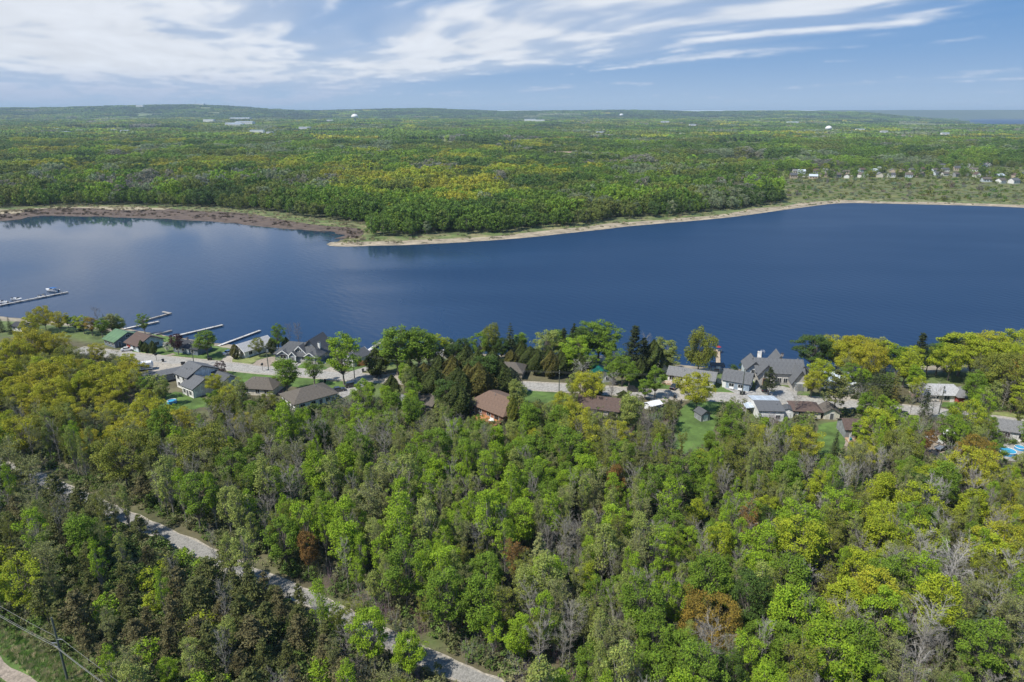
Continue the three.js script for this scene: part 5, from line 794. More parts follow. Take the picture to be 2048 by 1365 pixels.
// ------------------------------------------------------------------ docks, boats, cars, poles and yard things
const OM = { dockWood: grained([0.42, 0.39, 0.35], 0.85, grainStreak, 0.5), dockPale: grained([0.58, 0.56, 0.52], 0.8, grainStreak, 0.5), dockTan: grained([0.50, 0.40, 0.28], 0.85, grainStreak, 0.5), post: mat([0.16, 0.14, 0.12], 0.9), hull: mat([0.74, 0.74, 0.73], 0.35), navy: mat([0.02, 0.05, 0.13], 0.5), canvas: mat([0.03, 0.12, 0.32], 0.7), tyre: mat([0.015, 0.015, 0.016], 0.9), rim: mat([0.4, 0.4, 0.41], 0.35, { metalness: 0.8 }), lamp: mat([0.7, 0.7, 0.66], 0.2), tail: mat([0.3, 0.01, 0.01], 0.3), pole: grained([0.115, 0.13, 0.105], 0.95, grainStreak, 0.5), wire: mat([0.26, 0.26, 0.25], 0.6), bin: mat([0.02, 0.022, 0.025], 0.6), poolBlue: mat([0.03, 0.25, 0.55], 0.5), poolWater: new THREE.MeshPhysicalMaterial({ color: C(0.05, 0.33, 0.55), roughness: 0.08, ior: 1.33 }), orange: mat([0.55, 0.12, 0.05], 0.7), tent: mat([0.72, 0.73, 0.75], 0.8) };
const carPaint = (c) => new THREE.MeshPhysicalMaterial({ color: C(...c), roughness: 0.35, clearcoat: 1, clearcoatRoughness: 0.08 });
function dock(name, label, a, b, width, m, head, group) {
  width *= 0.72;
  const p = G(...a, 0.55), q = G(...b, 0.55), L = p.distanceTo(q), t = thing(name, label, 'dock', group);
  t.position.set(p.x, 0, p.z); t.rotation.y = Math.atan2(-(q.z - p.z), q.x - p.x);
  part(t, 'deck', box(L, 0.16, width, L / 2, 0.55, 0), m); for (const s of [-1, 1]) part(t, 'side_beam', box(L, 0.22, 0.12, L / 2, 0.40, s * (width / 2 - 0.08)), OM.post);
  for (let x = 1; x < L; x += 4) for (const s of [-1, 1]) part(t, 'post', new THREE.CylinderGeometry(0.08, 0.08, 1.9, 6).translate(x, 0.05, s * (width / 2 + 0.06)), OM.post);
  if (head) part(t, 'dock_head', box(head[0], 0.16, head[1], L - head[0] / 2 + (head[3] || 0), 0.56, head[2]), m);
  return t;
}
dock('boat_dock', 'long narrow dock with boats moored on both sides', [-60, 622], [135, 584], 1.7, OM.dockPale);
dock('dock', 'dark dock with an L shaped end', [281, 643], [342, 626], 1.5, OM.dockWood, [1.1, 5.5, -2.6]);
dock('dock', 'pale dock behind the green roofed cottage', [247, 658], [317, 643], 1.8, OM.dockPale);
dock('dock', 'short dark dock beside the brown roofed cottage', [297, 672], [343, 661], 1.4, OM.dockWood);
dock('dock', 'longest pale dock reaching out from the shared lawn', [330, 677], [445, 650], 2.0, OM.dockPale);
dock('dock', 'pale dock behind the white gabled house', [436, 692], [520, 661], 1.7, OM.dockPale);
dock('dock', 'pale dock angled out beside the orange board fence', [724, 710], [787, 667], 2.2, OM.dockPale);
dock('dock', 'wide white dock end showing past the leafy trees', [880, 712], [905, 685], 3.0, OM.dockPale);
dock('dock', 'tan wooden dock with a wide head by the willow', [1437, 742], [1436, 700], 2.2, OM.dockTan, [2.0, 3.0, 0]);
dock('dock', 'short white dock behind the large grey lakeside house', [1517, 736], [1520, 703], 2.1, OM.dockPale);
// a boat hull: x along the keel, bow at +x
function hullGeo(L, W, D) {
  const n = 12, sec = [], gb = new GB();
  for (let i = 0; i <= n; i++) { const t = i / n, w = W / 2 * Math.pow(Math.max(0, 1 - Math.pow(Math.max(0, (t - 0.35) / 0.65), 2.4)), 0.6), x = -L / 2 + L * t, s = D * (1 + 0.25 * t * t), k = -0.25 * D * (1 - Math.pow(t, 5)); sec.push([[x, s, -w], [x - 0.04 * L * t, k + 0.35 * D, -w * 0.85], [x - 0.06 * L * t, k, 0], [x - 0.04 * L * t, k + 0.35 * D, w * 0.85], [x, s, w]]); }
  for (let i = 0; i < n; i++) { for (let k = 0; k < 4; k++) gb.quad(sec[i][k], sec[i][k + 1], sec[i + 1][k + 1], sec[i + 1][k]); if (i > 5) gb.quad(sec[i][0], sec[i + 1][0], sec[i + 1][4], sec[i][4]); else gb.quad([sec[i][0][0], D * 0.45, -W * 0.42], [sec[i + 1][0][0], D * 0.45, -W * 0.42], [sec[i + 1][0][0], D * 0.45, W * 0.42], [sec[i][0][0], D * 0.45, W * 0.42]); }
  const s = sec[0]; gb.tri(s[0], s[2], s[1]).tri(s[0], s[4], s[2]).tri(s[4], s[3], s[2]); return gb.geo();
}
function boat(name, label, px, py, yaw, L, W, canopy) {
  const t = thing(name, label, 'boat'), g = G(px, py, 0.1); t.position.set(g.x, 0.15, g.z); t.rotation.y = yaw * Math.PI / 180;
  part(t, 'hull', hullGeo(L, W, 0.95), OM.hull); part(t, 'stripe', mergeGeometries([box(L * 0.6, 0.12, 0.03, -L * 0.15, 0.55, W / 2 * 0.97), box(L * 0.6, 0.12, 0.03, -L * 0.15, 0.55, -W / 2 * 0.97)]), OM.navy);
  const ws = new THREE.BoxGeometry(0.06, 0.55, W * 0.8); ws.rotateZ(0.5); ws.translate(L * 0.1, 1.25, 0); part(t, 'windscreen', ws, HM.glass); part(t, 'engine', mergeGeometries([box(0.5, 0.7, 0.45, -L / 2 - 0.2, 0.9, 0), box(0.2, 0.9, 0.2, -L / 2 - 0.2, 0.2, 0)]), OM.bin); for (const z of [-0.5, 0.5]) part(t, 'seat', mergeGeometries([box(0.6, 0.3, 0.55, -L * 0.08, 0.65, z), box(0.15, 0.6, 0.55, -L * 0.08 - 0.3, 0.9, z)]), OM.tent);
  if (canopy) { part(t, 'canopy', mergeGeometries([slab([[-L * 0.3, 1.95, W / 2], [L * 0.06, 2.0, W / 2], [L * 0.06, 2.1, 0], [-L * 0.3, 2.05, 0]], 0.07, [0, 1, 0.1]), slab([[-L * 0.3, 2.05, 0], [L * 0.06, 2.1, 0], [L * 0.06, 2.0, -W / 2], [-L * 0.3, 1.95, -W / 2]], 0.07, [0, 1, -0.1])]), canopy); for (const x of [-L * 0.28, L * 0.04]) for (const z of [-1, 1]) part(t, 'canopy_pole', new THREE.CylinderGeometry(0.03, 0.03, 1.2, 6).translate(x, 1.38, z * W * 0.46), HM.metal); }
  return t;
}
boat('motorboat', 'white motorboat with a blue canopy moored along the long dock', 104, 583, 163, 8.6, 2.7, OM.canvas);
boat('motorboat', 'white open motorboat lying beside the long dock', 34, 601, -17, 6.4, 2.3);
boat('motorboat', 'white open boat with a dark side stripe at the inner end of the long dock', 6, 607, 163, 6.2, 2.2);
function jetSki(label, px, py, yaw) { const t = thing('jet_ski', label, 'jet ski', 'jet skis at the long dock'), g = G(px, py, 0.1); t.position.set(g.x, 0.12, g.z); t.rotation.y = yaw * Math.PI / 180; part(t, 'hull', hullGeo(3.0, 1.15, 0.5), OM.hull); part(t, 'seat', box(1.3, 0.35, 0.45, -0.5, 0.75, 0), OM.bin); part(t, 'cowl', box(0.8, 0.35, 0.6, 0.5, 0.72, 0), OM.navy); part(t, 'handlebar', mergeGeometries([box(0.06, 0.35, 0.06, 0.2, 1.0, 0), box(0.06, 0.06, 0.8, 0.2, 1.18, 0)]), OM.bin); return t; }
jetSki('white jet ski floating beside the long dock', 80, 594, -15); jetSki('dark topped jet ski floating beside the long dock next to the white one', 88, 592, -10);
// swim raft and lift behind the large house
{ const t = thing('boat_lift', 'small white metal boat lift standing in the lake beside the short white dock', 'boat lift'), g = G(1526, 703, 0.6); t.position.set(g.x, 0, g.z); t.scale.setScalar(0.45); for (const x of [-1.2, 1.2]) for (const z of [-1.5, 1.5]) part(t, 'post', box(0.14, 2.6, 0.14, x, 0.6, z), HM.trim); part(t, 'frame', mergeGeometries([box(2.6, 0.12, 0.12, 0, 1.9, -1.5), box(2.6, 0.12, 0.12, 0, 1.9, 1.5), box(0.12, 0.12, 3.1, -1.2, 1.9, 0), box(0.12, 0.12, 3.1, 1.2, 1.9, 0)]), HM.trim); }
{ const t = thing('pergola', 'dark flat roofed pergola at the water near the tan dock', 'pergola'), g = G(1434, 738); t.position.set(g.x, height(g.x, g.z), g.z); t.rotation.y = -0.12; part(t, 'roof', box(5.2, 0.2, 3.4, 0, 2.7, 0), OM.bin); for (const x of [-2.3, 2.3]) for (const z of [-1.4, 1.4]) part(t, 'post', box(0.18, 2.7, 0.18, x, 1.35, z), HM.trimDark); part(t, 'table', mergeGeometries([box(1.8, 0.08, 0.9, 0, 0.75, 0), box(0.1, 0.7, 0.1, -0.7, 0.36, 0), box(0.1, 0.7, 0.1, 0.7, 0.36, 0)]), HM.wood); }
{ const t = thing('patio_umbrella', 'red patio umbrella and chair on the head of the tan dock', 'umbrella'), g = G(1436, 703, 0.64); t.position.set(g.x, 0.64, g.z); part(t, 'pole', new THREE.CylinderGeometry(0.04, 0.04, 2.2, 6).translate(0, 1.1, 0), HM.metal); part(t, 'canopy', new THREE.ConeGeometry(1.2, 0.5, 8, 1, true).translate(0, 2.15, 0), mat([0.35, 0.03, 0.03], 0.8, { side: THREE.DoubleSide })); }
// cars
function car(label, px, py, yaw, paint, suv) {
  const t = thing('parked_car', label, 'car'), g = G(px, py), L = 4.6, W = 1.8, H = suv ? 1.72 : 1.45; t.position.set(g.x, LAND + 0.045, g.z); t.rotation.y = yaw * Math.PI / 180;
  const s = new THREE.Shape(); s.moveTo(-L / 2, 0.32); s.lineTo(L / 2, 0.32); s.lineTo(L / 2, 0.62); s.quadraticCurveTo(L / 2 - 0.05, 0.8, L / 2 - 0.3, 0.84); s.lineTo(L * 0.2, 0.95); s.lineTo(-L / 2 + 0.15, 0.98); s.quadraticCurveTo(-L / 2, 0.95, -L / 2, 0.7);
  part(t, 'body', new THREE.ExtrudeGeometry(s, { depth: W - 0.16, bevelEnabled: true, bevelSize: 0.07, bevelThickness: 0.08, bevelSegments: 2 }).translate(0, 0, -(W - 0.16) / 2), paint);
  const c = new THREE.Shape(), rear = suv ? -L / 2 + 0.2 : -L / 2 + 0.65; c.moveTo(L * 0.2, 0.92); c.lineTo(L * 0.06, H); c.lineTo(rear + (suv ? 0.2 : 0.5), H); c.lineTo(rear, 0.95);
  const cab = part(t, 'cabin_glass', new THREE.ExtrudeGeometry(c, { depth: W - 0.42, bevelEnabled: true, bevelSize: 0.05, bevelThickness: 0.09, bevelSegments: 2 }).translate(0, 0, -(W - 0.42) / 2), HM.glass);
  part(t, 'roof', box(L * 0.06 - rear - (suv ? 0.2 : 0.5) + 0.15, 0.06, W - 0.36, (L * 0.06 + rear + (suv ? 0.2 : 0.5)) / 2, H + 0.06, 0), paint);
  for (const x of [-L * 0.3, L * 0.31]) for (const z of [-1, 1]) { const w = part(t, 'wheel', new THREE.CylinderGeometry(0.34, 0.34, 0.24, 16).rotateX(Math.PI / 2).translate(x, 0.34, z * (W / 2 - 0.1)), OM.tyre); part(w, 'rim', new THREE.CylinderGeometry(0.2, 0.2, 0.02, 12).rotateX(Math.PI / 2).translate(x, 0.34, z * (W / 2 + 0.025)), OM.rim); }
  for (const z of [-1, 1]) { part(t, 'headlight', box(0.08, 0.14, 0.36, L / 2 + 0.05, 0.66, z * 0.6), OM.lamp); part(t, 'tail_light', box(0.08, 0.16, 0.3, -L / 2 - 0.05, 0.76, z * 0.65), OM.tail); }
  return t;
}
car('dark grey car parked on the driveway behind a black car', 677, 783, 25, carPaint([0.03, 0.035, 0.045])); car('black car parked nearer the road on the same driveway', 704, 774, 25, carPaint([0.012, 0.012, 0.014]), true);
car('black car parked at the edge of the lawn by the pale bungalow', 1349, 777, 55, carPaint([0.01, 0.012, 0.016])); car('dark pickup sized car on the shore road by the young tree', 1268, 783, -5, carPaint([0.02, 0.022, 0.022]), true); car('black car parked beside the lone pine in the pale driveway', 1527, 781, 80, carPaint([0.012, 0.012, 0.014]));
car('dark car parked at the roadside beyond the big yellow tree', 1800, 829, -18, carPaint([0.03, 0.035, 0.05])); car('white car parked in the lakeside driveway by the white gabled house', 458, 708, 60, carPaint([0.7, 0.7, 0.7])); car('white car parked by the red door of the brown roofed cottage', 255, 702, 20, carPaint([0.7, 0.7, 0.7])); car('silver car in the gravel yard below the rusty tree', 1868, 884, -40, carPaint([0.5, 0.5, 0.5])); car('dark blue car near the blue pools', 1988, 896, 20, carPaint([0.03, 0.05, 0.09])); car('white car parked at the bend of the shore road', 2036, 858, -20, carPaint([0.7, 0.7, 0.7]), true); car('pale car in front of the long bungalow with the red end', 1860, 802, -15, carPaint([0.55, 0.52, 0.45]));
{ // travel trailer
  const t = thing('travel_trailer', 'white travel trailer parked in the gravel lot', 'trailer'), g = G(286, 741); t.position.set(g.x, LAND + 0.05, g.z); t.rotation.y = 0.35;
  const s = new THREE.Shape(); s.moveTo(-3.2, 0.6); s.lineTo(3.2, 0.6); s.quadraticCurveTo(3.7, 1.8, 3.0, 3.0); s.lineTo(-3.0, 3.0); s.quadraticCurveTo(-3.5, 2.9, -3.4, 2.2); part(t, 'body', new THREE.ExtrudeGeometry(s, { depth: 2.3, bevelEnabled: true, bevelSize: 0.06, bevelThickness: 0.06, bevelSegments: 2 }).translate(0, 0, -1.15), OM.hull);
  for (const x of [-1.9, 0.2, 1.9]) { const w = part(t, 'window', box(1.0, 0.7, 0.05, x, 2.0, 1.23), HM.trimDark); part(w, 'pane', box(0.88, 0.58, 0.03, x, 2.0, 1.25), HM.glass); } part(t, 'front_window', box(0.05, 0.7, 1.6, -3.42, 2.1, 0), HM.glass); part(t, 'door', box(0.75, 1.8, 0.05, -0.9, 1.6, 1.23), OM.tent); part(t, 'stripe', box(6.2, 0.2, 0.03, 0, 1.2, 1.23), OM.navy); part(t, 'roof_vent', box(0.7, 0.25, 0.7, 0.8, 3.18, 0), OM.hull); for (const x of [-0.5, 0.5]) for (const z of [-1, 1]) part(t, 'wheel', new THREE.CylinderGeometry(0.36, 0.36, 0.22, 14).rotateX(Math.PI / 2).translate(x, 0.36, z * 1.0), OM.tyre); part(t, 'hitch', box(1.3, 0.12, 0.12, 4.0, 0.6, 0), OM.bin);
}
{ const t = thing('canopy_tent', 'white canvas shelter at the end of the gravel driveway', 'shelter'), g = G(1306, 818); t.position.set(g.x, LAND, g.z); t.rotation.y = 0.5; for (const x of [-2.2, 2.2]) for (const z of [-1.5, 1.5]) part(t, 'post', box(0.08, 1.9, 0.08, x, 0.95, z), HM.metal); part(t, 'cover', mergeGeometries([slab([[-2.5, 1.85, 1.8], [2.5, 1.85, 1.8], [2.5, 2.6, 0], [-2.5, 2.6, 0]], 0.05, [0, 1, 0.42]), slab([[2.5, 1.85, -1.8], [-2.5, 1.85, -1.8], [-2.5, 2.6, 0], [2.5, 2.6, 0]], 0.05, [0, 1, -0.42])]), OM.tent); part(t, 'end_panel', box(0.04, 1.8, 3.0, -2.2, 0.95, 0), OM.tent); }
// utility poles with wires along the shore road
const poleTops = [];
function utilityPole(px, py, label, h = 9.5, transformer) {
  const t = thing('utility_pole', label, 'pole'), g = G(px, py); t.position.set(g.x, LAND, g.z); t.rotation.y = -0.15;
  part(t, 'post', new THREE.CylinderGeometry(0.12, 0.17, h, 8).translate(0, h / 2, 0), OM.pole); part(t, 'crossarm', box(0.12, 0.14, 2.0, 0, h - 0.7, 0), OM.pole); for (const z of [-0.9, 0, 0.9]) part(t, 'insulator', new THREE.CylinderGeometry(0.05, 0.06, 0.22, 6).translate(0, h - (z ? 0.52 : -0.1), z), HM.trim);
  if (transformer) part(t, 'transformer', new THREE.CylinderGeometry(0.28, 0.28, 0.95, 12).translate(0.42, h - 2.0, 0), HM.metal);
  poleTops.push([g.x, LAND + h - 0.5, g.z]); return t;
}
utilityPole(388, 732, 'wooden utility pole by the junction of lane and shore road'); utilityPole(537, 741, 'wooden utility pole with a grey transformer beside the driveway', 9.5, true); utilityPole(709, 757, 'wooden utility pole beside the tall roadside tree'); utilityPole(1118, 787, 'wooden utility pole beside the grass verge', 8); utilityPole(1484, 791, 'wooden utility pole in front of the blue grey garage', 9.5); utilityPole(1878, 829, 'pale utility pole with a transformer opposite the long bungalow', 9.5, true);
for (let i = 0; i + 1 < poleTops.length; i++) for (const dz of [-0.5, 0.5]) { const a = poleTops[i], b = poleTops[i + 1], m = [(a[0] + b[0]) / 2, (a[1] + b[1]) / 2 - 1.4, (a[2] + b[2]) / 2], c = new THREE.QuadraticBezierCurve3(new THREE.Vector3(a[0], a[1], a[2] + dz), new THREE.Vector3(m[0], m[1] - 1.0, m[2] + dz), new THREE.Vector3(b[0], b[1], b[2] + dz)); const t = thing('power_line', ['thin wire hung from the lane pole to the transformer pole', 'thin wire hung from the transformer pole to the tall tree pole', 'thin wire hung over the cedars to the verge pole', 'thin wire hung from the verge pole to the garage pole', 'thin wire hung from the garage pole to the pale pole'][i] + (dz < 0 ? ', lake side' : ', woods side'), 'wire', 'wires along the shore road'); part(t, 'wire', new THREE.TubeGeometry(c, 24, 0.014, 4), OM.wire); }
{ // pole and heavier cables in the cleared strip
  const g = G(102, 1236, LAND + 12.5), t = thing('utility_pole', 'tall dark green utility pole in the grassy strip beside the pine wood', 'pole'); t.position.set(g.x, LAND, g.z); part(t, 'post', new THREE.CylinderGeometry(0.15, 0.2, 12.5, 10).translate(0, 6.25, 0), OM.pole); part(t, 'bracket', mergeGeometries([box(1.1, 0.1, 0.1, 0.45, 8.3, 0.1), box(1.1, 0.1, 0.1, -0.45, 7.6, 0.1), box(0.5, 0.1, 0.1, -0.3, 6.9, 0.15)]), HM.metal);
  const mid = G(104, 1296, LAND + 7.8), l0 = G(0, 1236, LAND + 7.4), r0 = G(196, 1365, LAND + 7.3), dl = [l0.x - mid.x, l0.z - mid.z], dr = [r0.x - mid.x, r0.z - mid.z];
  [[0.9, 8.35, 'upper cable'], [-0.9, 7.65, 'middle cable'], [-0.55, 6.95, 'lowest cable']].forEach(([x, y, n]) => { const s = new THREE.Vector3(g.x + x, LAND + y, g.z + 0.12), q = thing('power_cable', `pale ${n} strung from the tall dark green pole`, 'cable', 'cables on the green pole'); for (const [d, k] of [[dl, 45 / Math.hypot(...dl)], [dr, 45 / Math.hypot(...dr)]]) { const e = new THREE.Vector3(s.x + d[0] * k, s.y + 0.2, s.z + d[1] * k), m = s.clone().add(e).multiplyScalar(0.5); m.y -= 2.0; part(q, 'span', new THREE.TubeGeometry(new THREE.QuadraticBezierCurve3(s, m, e), 40, n === 'lowest cable' ? 0.032 : 0.022, 5), OM.wire); } });
}
// fences
function fence(label, a, b, h, m, gap = 0.02, bw = 0.4) { const p = G(...a), q = G(...b), L = p.distanceTo(q), t = thing('fence', label, 'fence'); t.position.set(p.x, LAND, p.z); t.rotation.y = Math.atan2(-(q.z - p.z), q.x - p.x); const n = Math.round(L / bw), geo = box(L / n - gap, h, 0.05, 0, h / 2, 0); for (let i = 0; i < n; i++) { const o = part(t, 'board', geo, m); o.position.set((i + 0.5) * L / n, 0.03, 0); o.rotation.y = (i * 7 % 5 - 2) * 0.006; } part(t, 'rail', mergeGeometries([box(L, 0.1, 0.07, L / 2, h * 0.25, -0.065), box(L, 0.1, 0.07, L / 2, h * 0.8, -0.065)]), m); for (let i = 0; i <= Math.max(1, Math.round(L / 2.6)); i++) part(t, 'post', box(0.12, h + 0.12, 0.12, L * i / Math.max(1, Math.round(L / 2.6)), (h + 0.12) / 2, -0.17), m); return t; }
fence('orange wooden board fence beside the small white house', [714, 733], [735, 731], 2.0, HM.cedarWood); fence('low weathered board fence beside the dry lawn', [1346, 822], [1364, 806], 1.2, HM.roofTan, 0.03, 0.5); fence('white board fence at the end of the blue grey garage', [1434, 766], [1450, 771], 1.8, HM.white);
// bins and mailboxes
function wheelieBin(px, py, label) { const t = thing('wheelie_bin', label, 'bin', 'bins at the roadside'), g = G(px, py); t.position.set(g.x, LAND + 0.03, g.z); const s = new THREE.Shape(); s.moveTo(-0.26, 0.06); s.lineTo(0.26, 0.06); s.lineTo(0.34, 1.0); s.lineTo(-0.34, 1.0); part(t, 'body', new THREE.ExtrudeGeometry(s, { depth: 0.6, bevelEnabled: false }).translate(0, 0, -0.3), OM.bin); part(t, 'lid', box(0.76, 0.08, 0.74, 0, 1.06, 0.02), OM.bin); for (const z of [-1, 1]) part(t, 'wheel', new THREE.CylinderGeometry(0.1, 0.1, 0.06, 10).rotateX(Math.PI / 2).translate(-0.25, 0.1, z * 0.28), OM.tyre); }
for (const [x, y, l] of [[326, 724, 'black bin at the end of the gravel lot'], [364, 730, 'black bin beside the mobile home'], [368, 730, 'black bin next to another beside the mobile home'], [417, 721, 'black bin on the verge by the round green tree'], [422, 721, 'black bin paired on the verge by the round green tree'], [650, 765, 'black bin on the lawn across from the gabled house'], [726, 744, 'black bin beside the drive of the small white house'], [753, 756, 'black bin under the dark cedar at the road'], [761, 756, 'black bin paired under the dark cedar at the road'], [1203, 787, 'black bin in front of the twiggy silver tree'], [1349, 797, 'black bin at the mouth of the gravel driveway'], [1482, 790, 'black bin beside the garage pole'], [1488, 790, 'second black bin beside the garage pole']]) wheelieBin(x, y, l);
function mailbox(px, py, label) { const t = thing('mailbox', label, 'mailbox'), g = G(px, py); t.position.set(g.x, LAND, g.z); part(t, 'post', box(0.1, 2.2, 0.1, 0, 1.1, 0), OM.post); const s = new THREE.Shape(); s.moveTo(-0.3, 0); s.lineTo(0.3, 0); s.lineTo(0.3, 0.4); s.absarc(0, 0.4, 0.3, 0, Math.PI); part(t, 'box', new THREE.ExtrudeGeometry(s, { depth: 0.9, bevelEnabled: false }).translate(0, 2.2, -0.45), OM.bin); }
mailbox(525, 742, 'dark mailbox on a post beside the transformer pole'); mailbox(313, 722, 'dark mailbox on a post at the gravel lot');
// pools and play things
function pool(label, px, py, R, h) { const t = thing('pool', label, 'pool'), g = G(px, py); t.position.set(g.x, LAND, g.z); part(t, 'wall', new THREE.CylinderGeometry(R, R, h, 28, 1, true), mat([0.05, 0.3, 0.6], 0.5, { side: THREE.DoubleSide })).position.y = h / 2 + 0.02; part(t, 'rim', new THREE.TorusGeometry(R, 0.09, 6, 28).rotateX(Math.PI / 2).translate(0, h, 0), HM.trim); part(t, 'pool_water', new THREE.CircleGeometry(R - 0.02, 28).rotateX(-Math.PI / 2).translate(0, h - 0.15, 0), OM.poolWater); }
pool('round blue garden pool on the lawn of the two storey white house', 344, 806, 1.4, 0.8); pool('large round blue pool on the pale patio', 2014, 908, 2.1, 1.0); pool('smaller round blue pool beside the large one', 2040, 899, 1.3, 0.7);
{ const t = thing('kayak', 'orange kayak lying on the lawn by the lake', 'kayak'), g = G(330, 690); t.position.set(g.x, LAND + 0.2, g.z); t.rotation.y = 0.4; part(t, 'hull', hullGeo(4.4, 0.9, 0.5), OM.orange); part(t, 'seat', box(0.6, 0.3, 0.5, -0.3, 0.4, 0), OM.bin); }
{ const t = thing('swing_set', 'small orange framed swing set under the twiggy trees', 'swing'), g = G(1592, 950); t.position.set(g.x, LAND, g.z); for (const x of [-1.5, 1.5]) for (const z of [-1, 1]) { const p = new THREE.CylinderGeometry(0.06, 0.06, 2.4, 6); p.rotateX(z * -0.4); p.translate(x, 1.1, z * 0.46); part(t, 'leg', p, OM.orange); } part(t, 'top_bar', new THREE.CylinderGeometry(0.06, 0.06, 3.4, 6).rotateZ(Math.PI / 2).translate(0, 2.2, 0), OM.orange); for (const x of [-0.7, 0.7]) part(t, 'swing_seat', mergeGeometries([box(0.5, 0.05, 0.25, x, 0.55, 0), box(0.03, 1.6, 0.03, x - 0.24, 1.36, 0), box(0.03, 1.6, 0.03, x + 0.24, 1.36, 0)]), OM.bin); }
{ const t = thing('log_pile', 'stacked weathered boards on the back lawn', 'wood pile'), g = G(1628, 898); t.position.set(g.x, LAND, g.z); t.rotation.y = 1.0; for (let i = 0; i < 3; i++) for (let k = 0; k < 4; k++) part(t, 'board', box(3.2, 0.16, 0.3, 0.1 * k, 0.1 + i * 0.18, k * 0.34 - 0.5), HM.roofPale); }
// yard clutter below the rusty tree
{ const t = thing('utility_trailer', 'small flat utility trailer in the gravel yard', 'trailer'), g = G(1880, 900); t.position.set(g.x, LAND + 0.03, g.z); t.rotation.y = 0.6; part(t, 'bed', box(3.2, 0.12, 1.7, 0, 0.6, 0), HM.metal); for (const z of [-1, 1]) { part(t, 'side', box(3.2, 0.4, 0.06, 0, 0.85, z * 0.85), HM.metal); part(t, 'wheel', new THREE.CylinderGeometry(0.32, 0.32, 0.2, 12).rotateX(Math.PI / 2).translate(0, 0.32, z * 0.98), OM.tyre); } part(t, 'drawbar', box(1.4, 0.1, 0.1, 2.2, 0.55, 0), HM.metal); }
{ const t = thing('canopy_tent', 'white garden shelter in the gravel yard by the rusty tree', 'shelter'), g = G(1896, 878); t.position.set(g.x, LAND, g.z); t.rotation.y = -0.3; for (const x of [-1.6, 1.6]) for (const z of [-1.6, 1.6]) part(t, 'post', box(0.08, 2.1, 0.08, x, 1.05, z), HM.metal); part(t, 'cover', new THREE.ConeGeometry(2.6, 1.0, 4, 1).rotateY(Math.PI / 4).translate(0, 2.55, 0), OM.tent); }

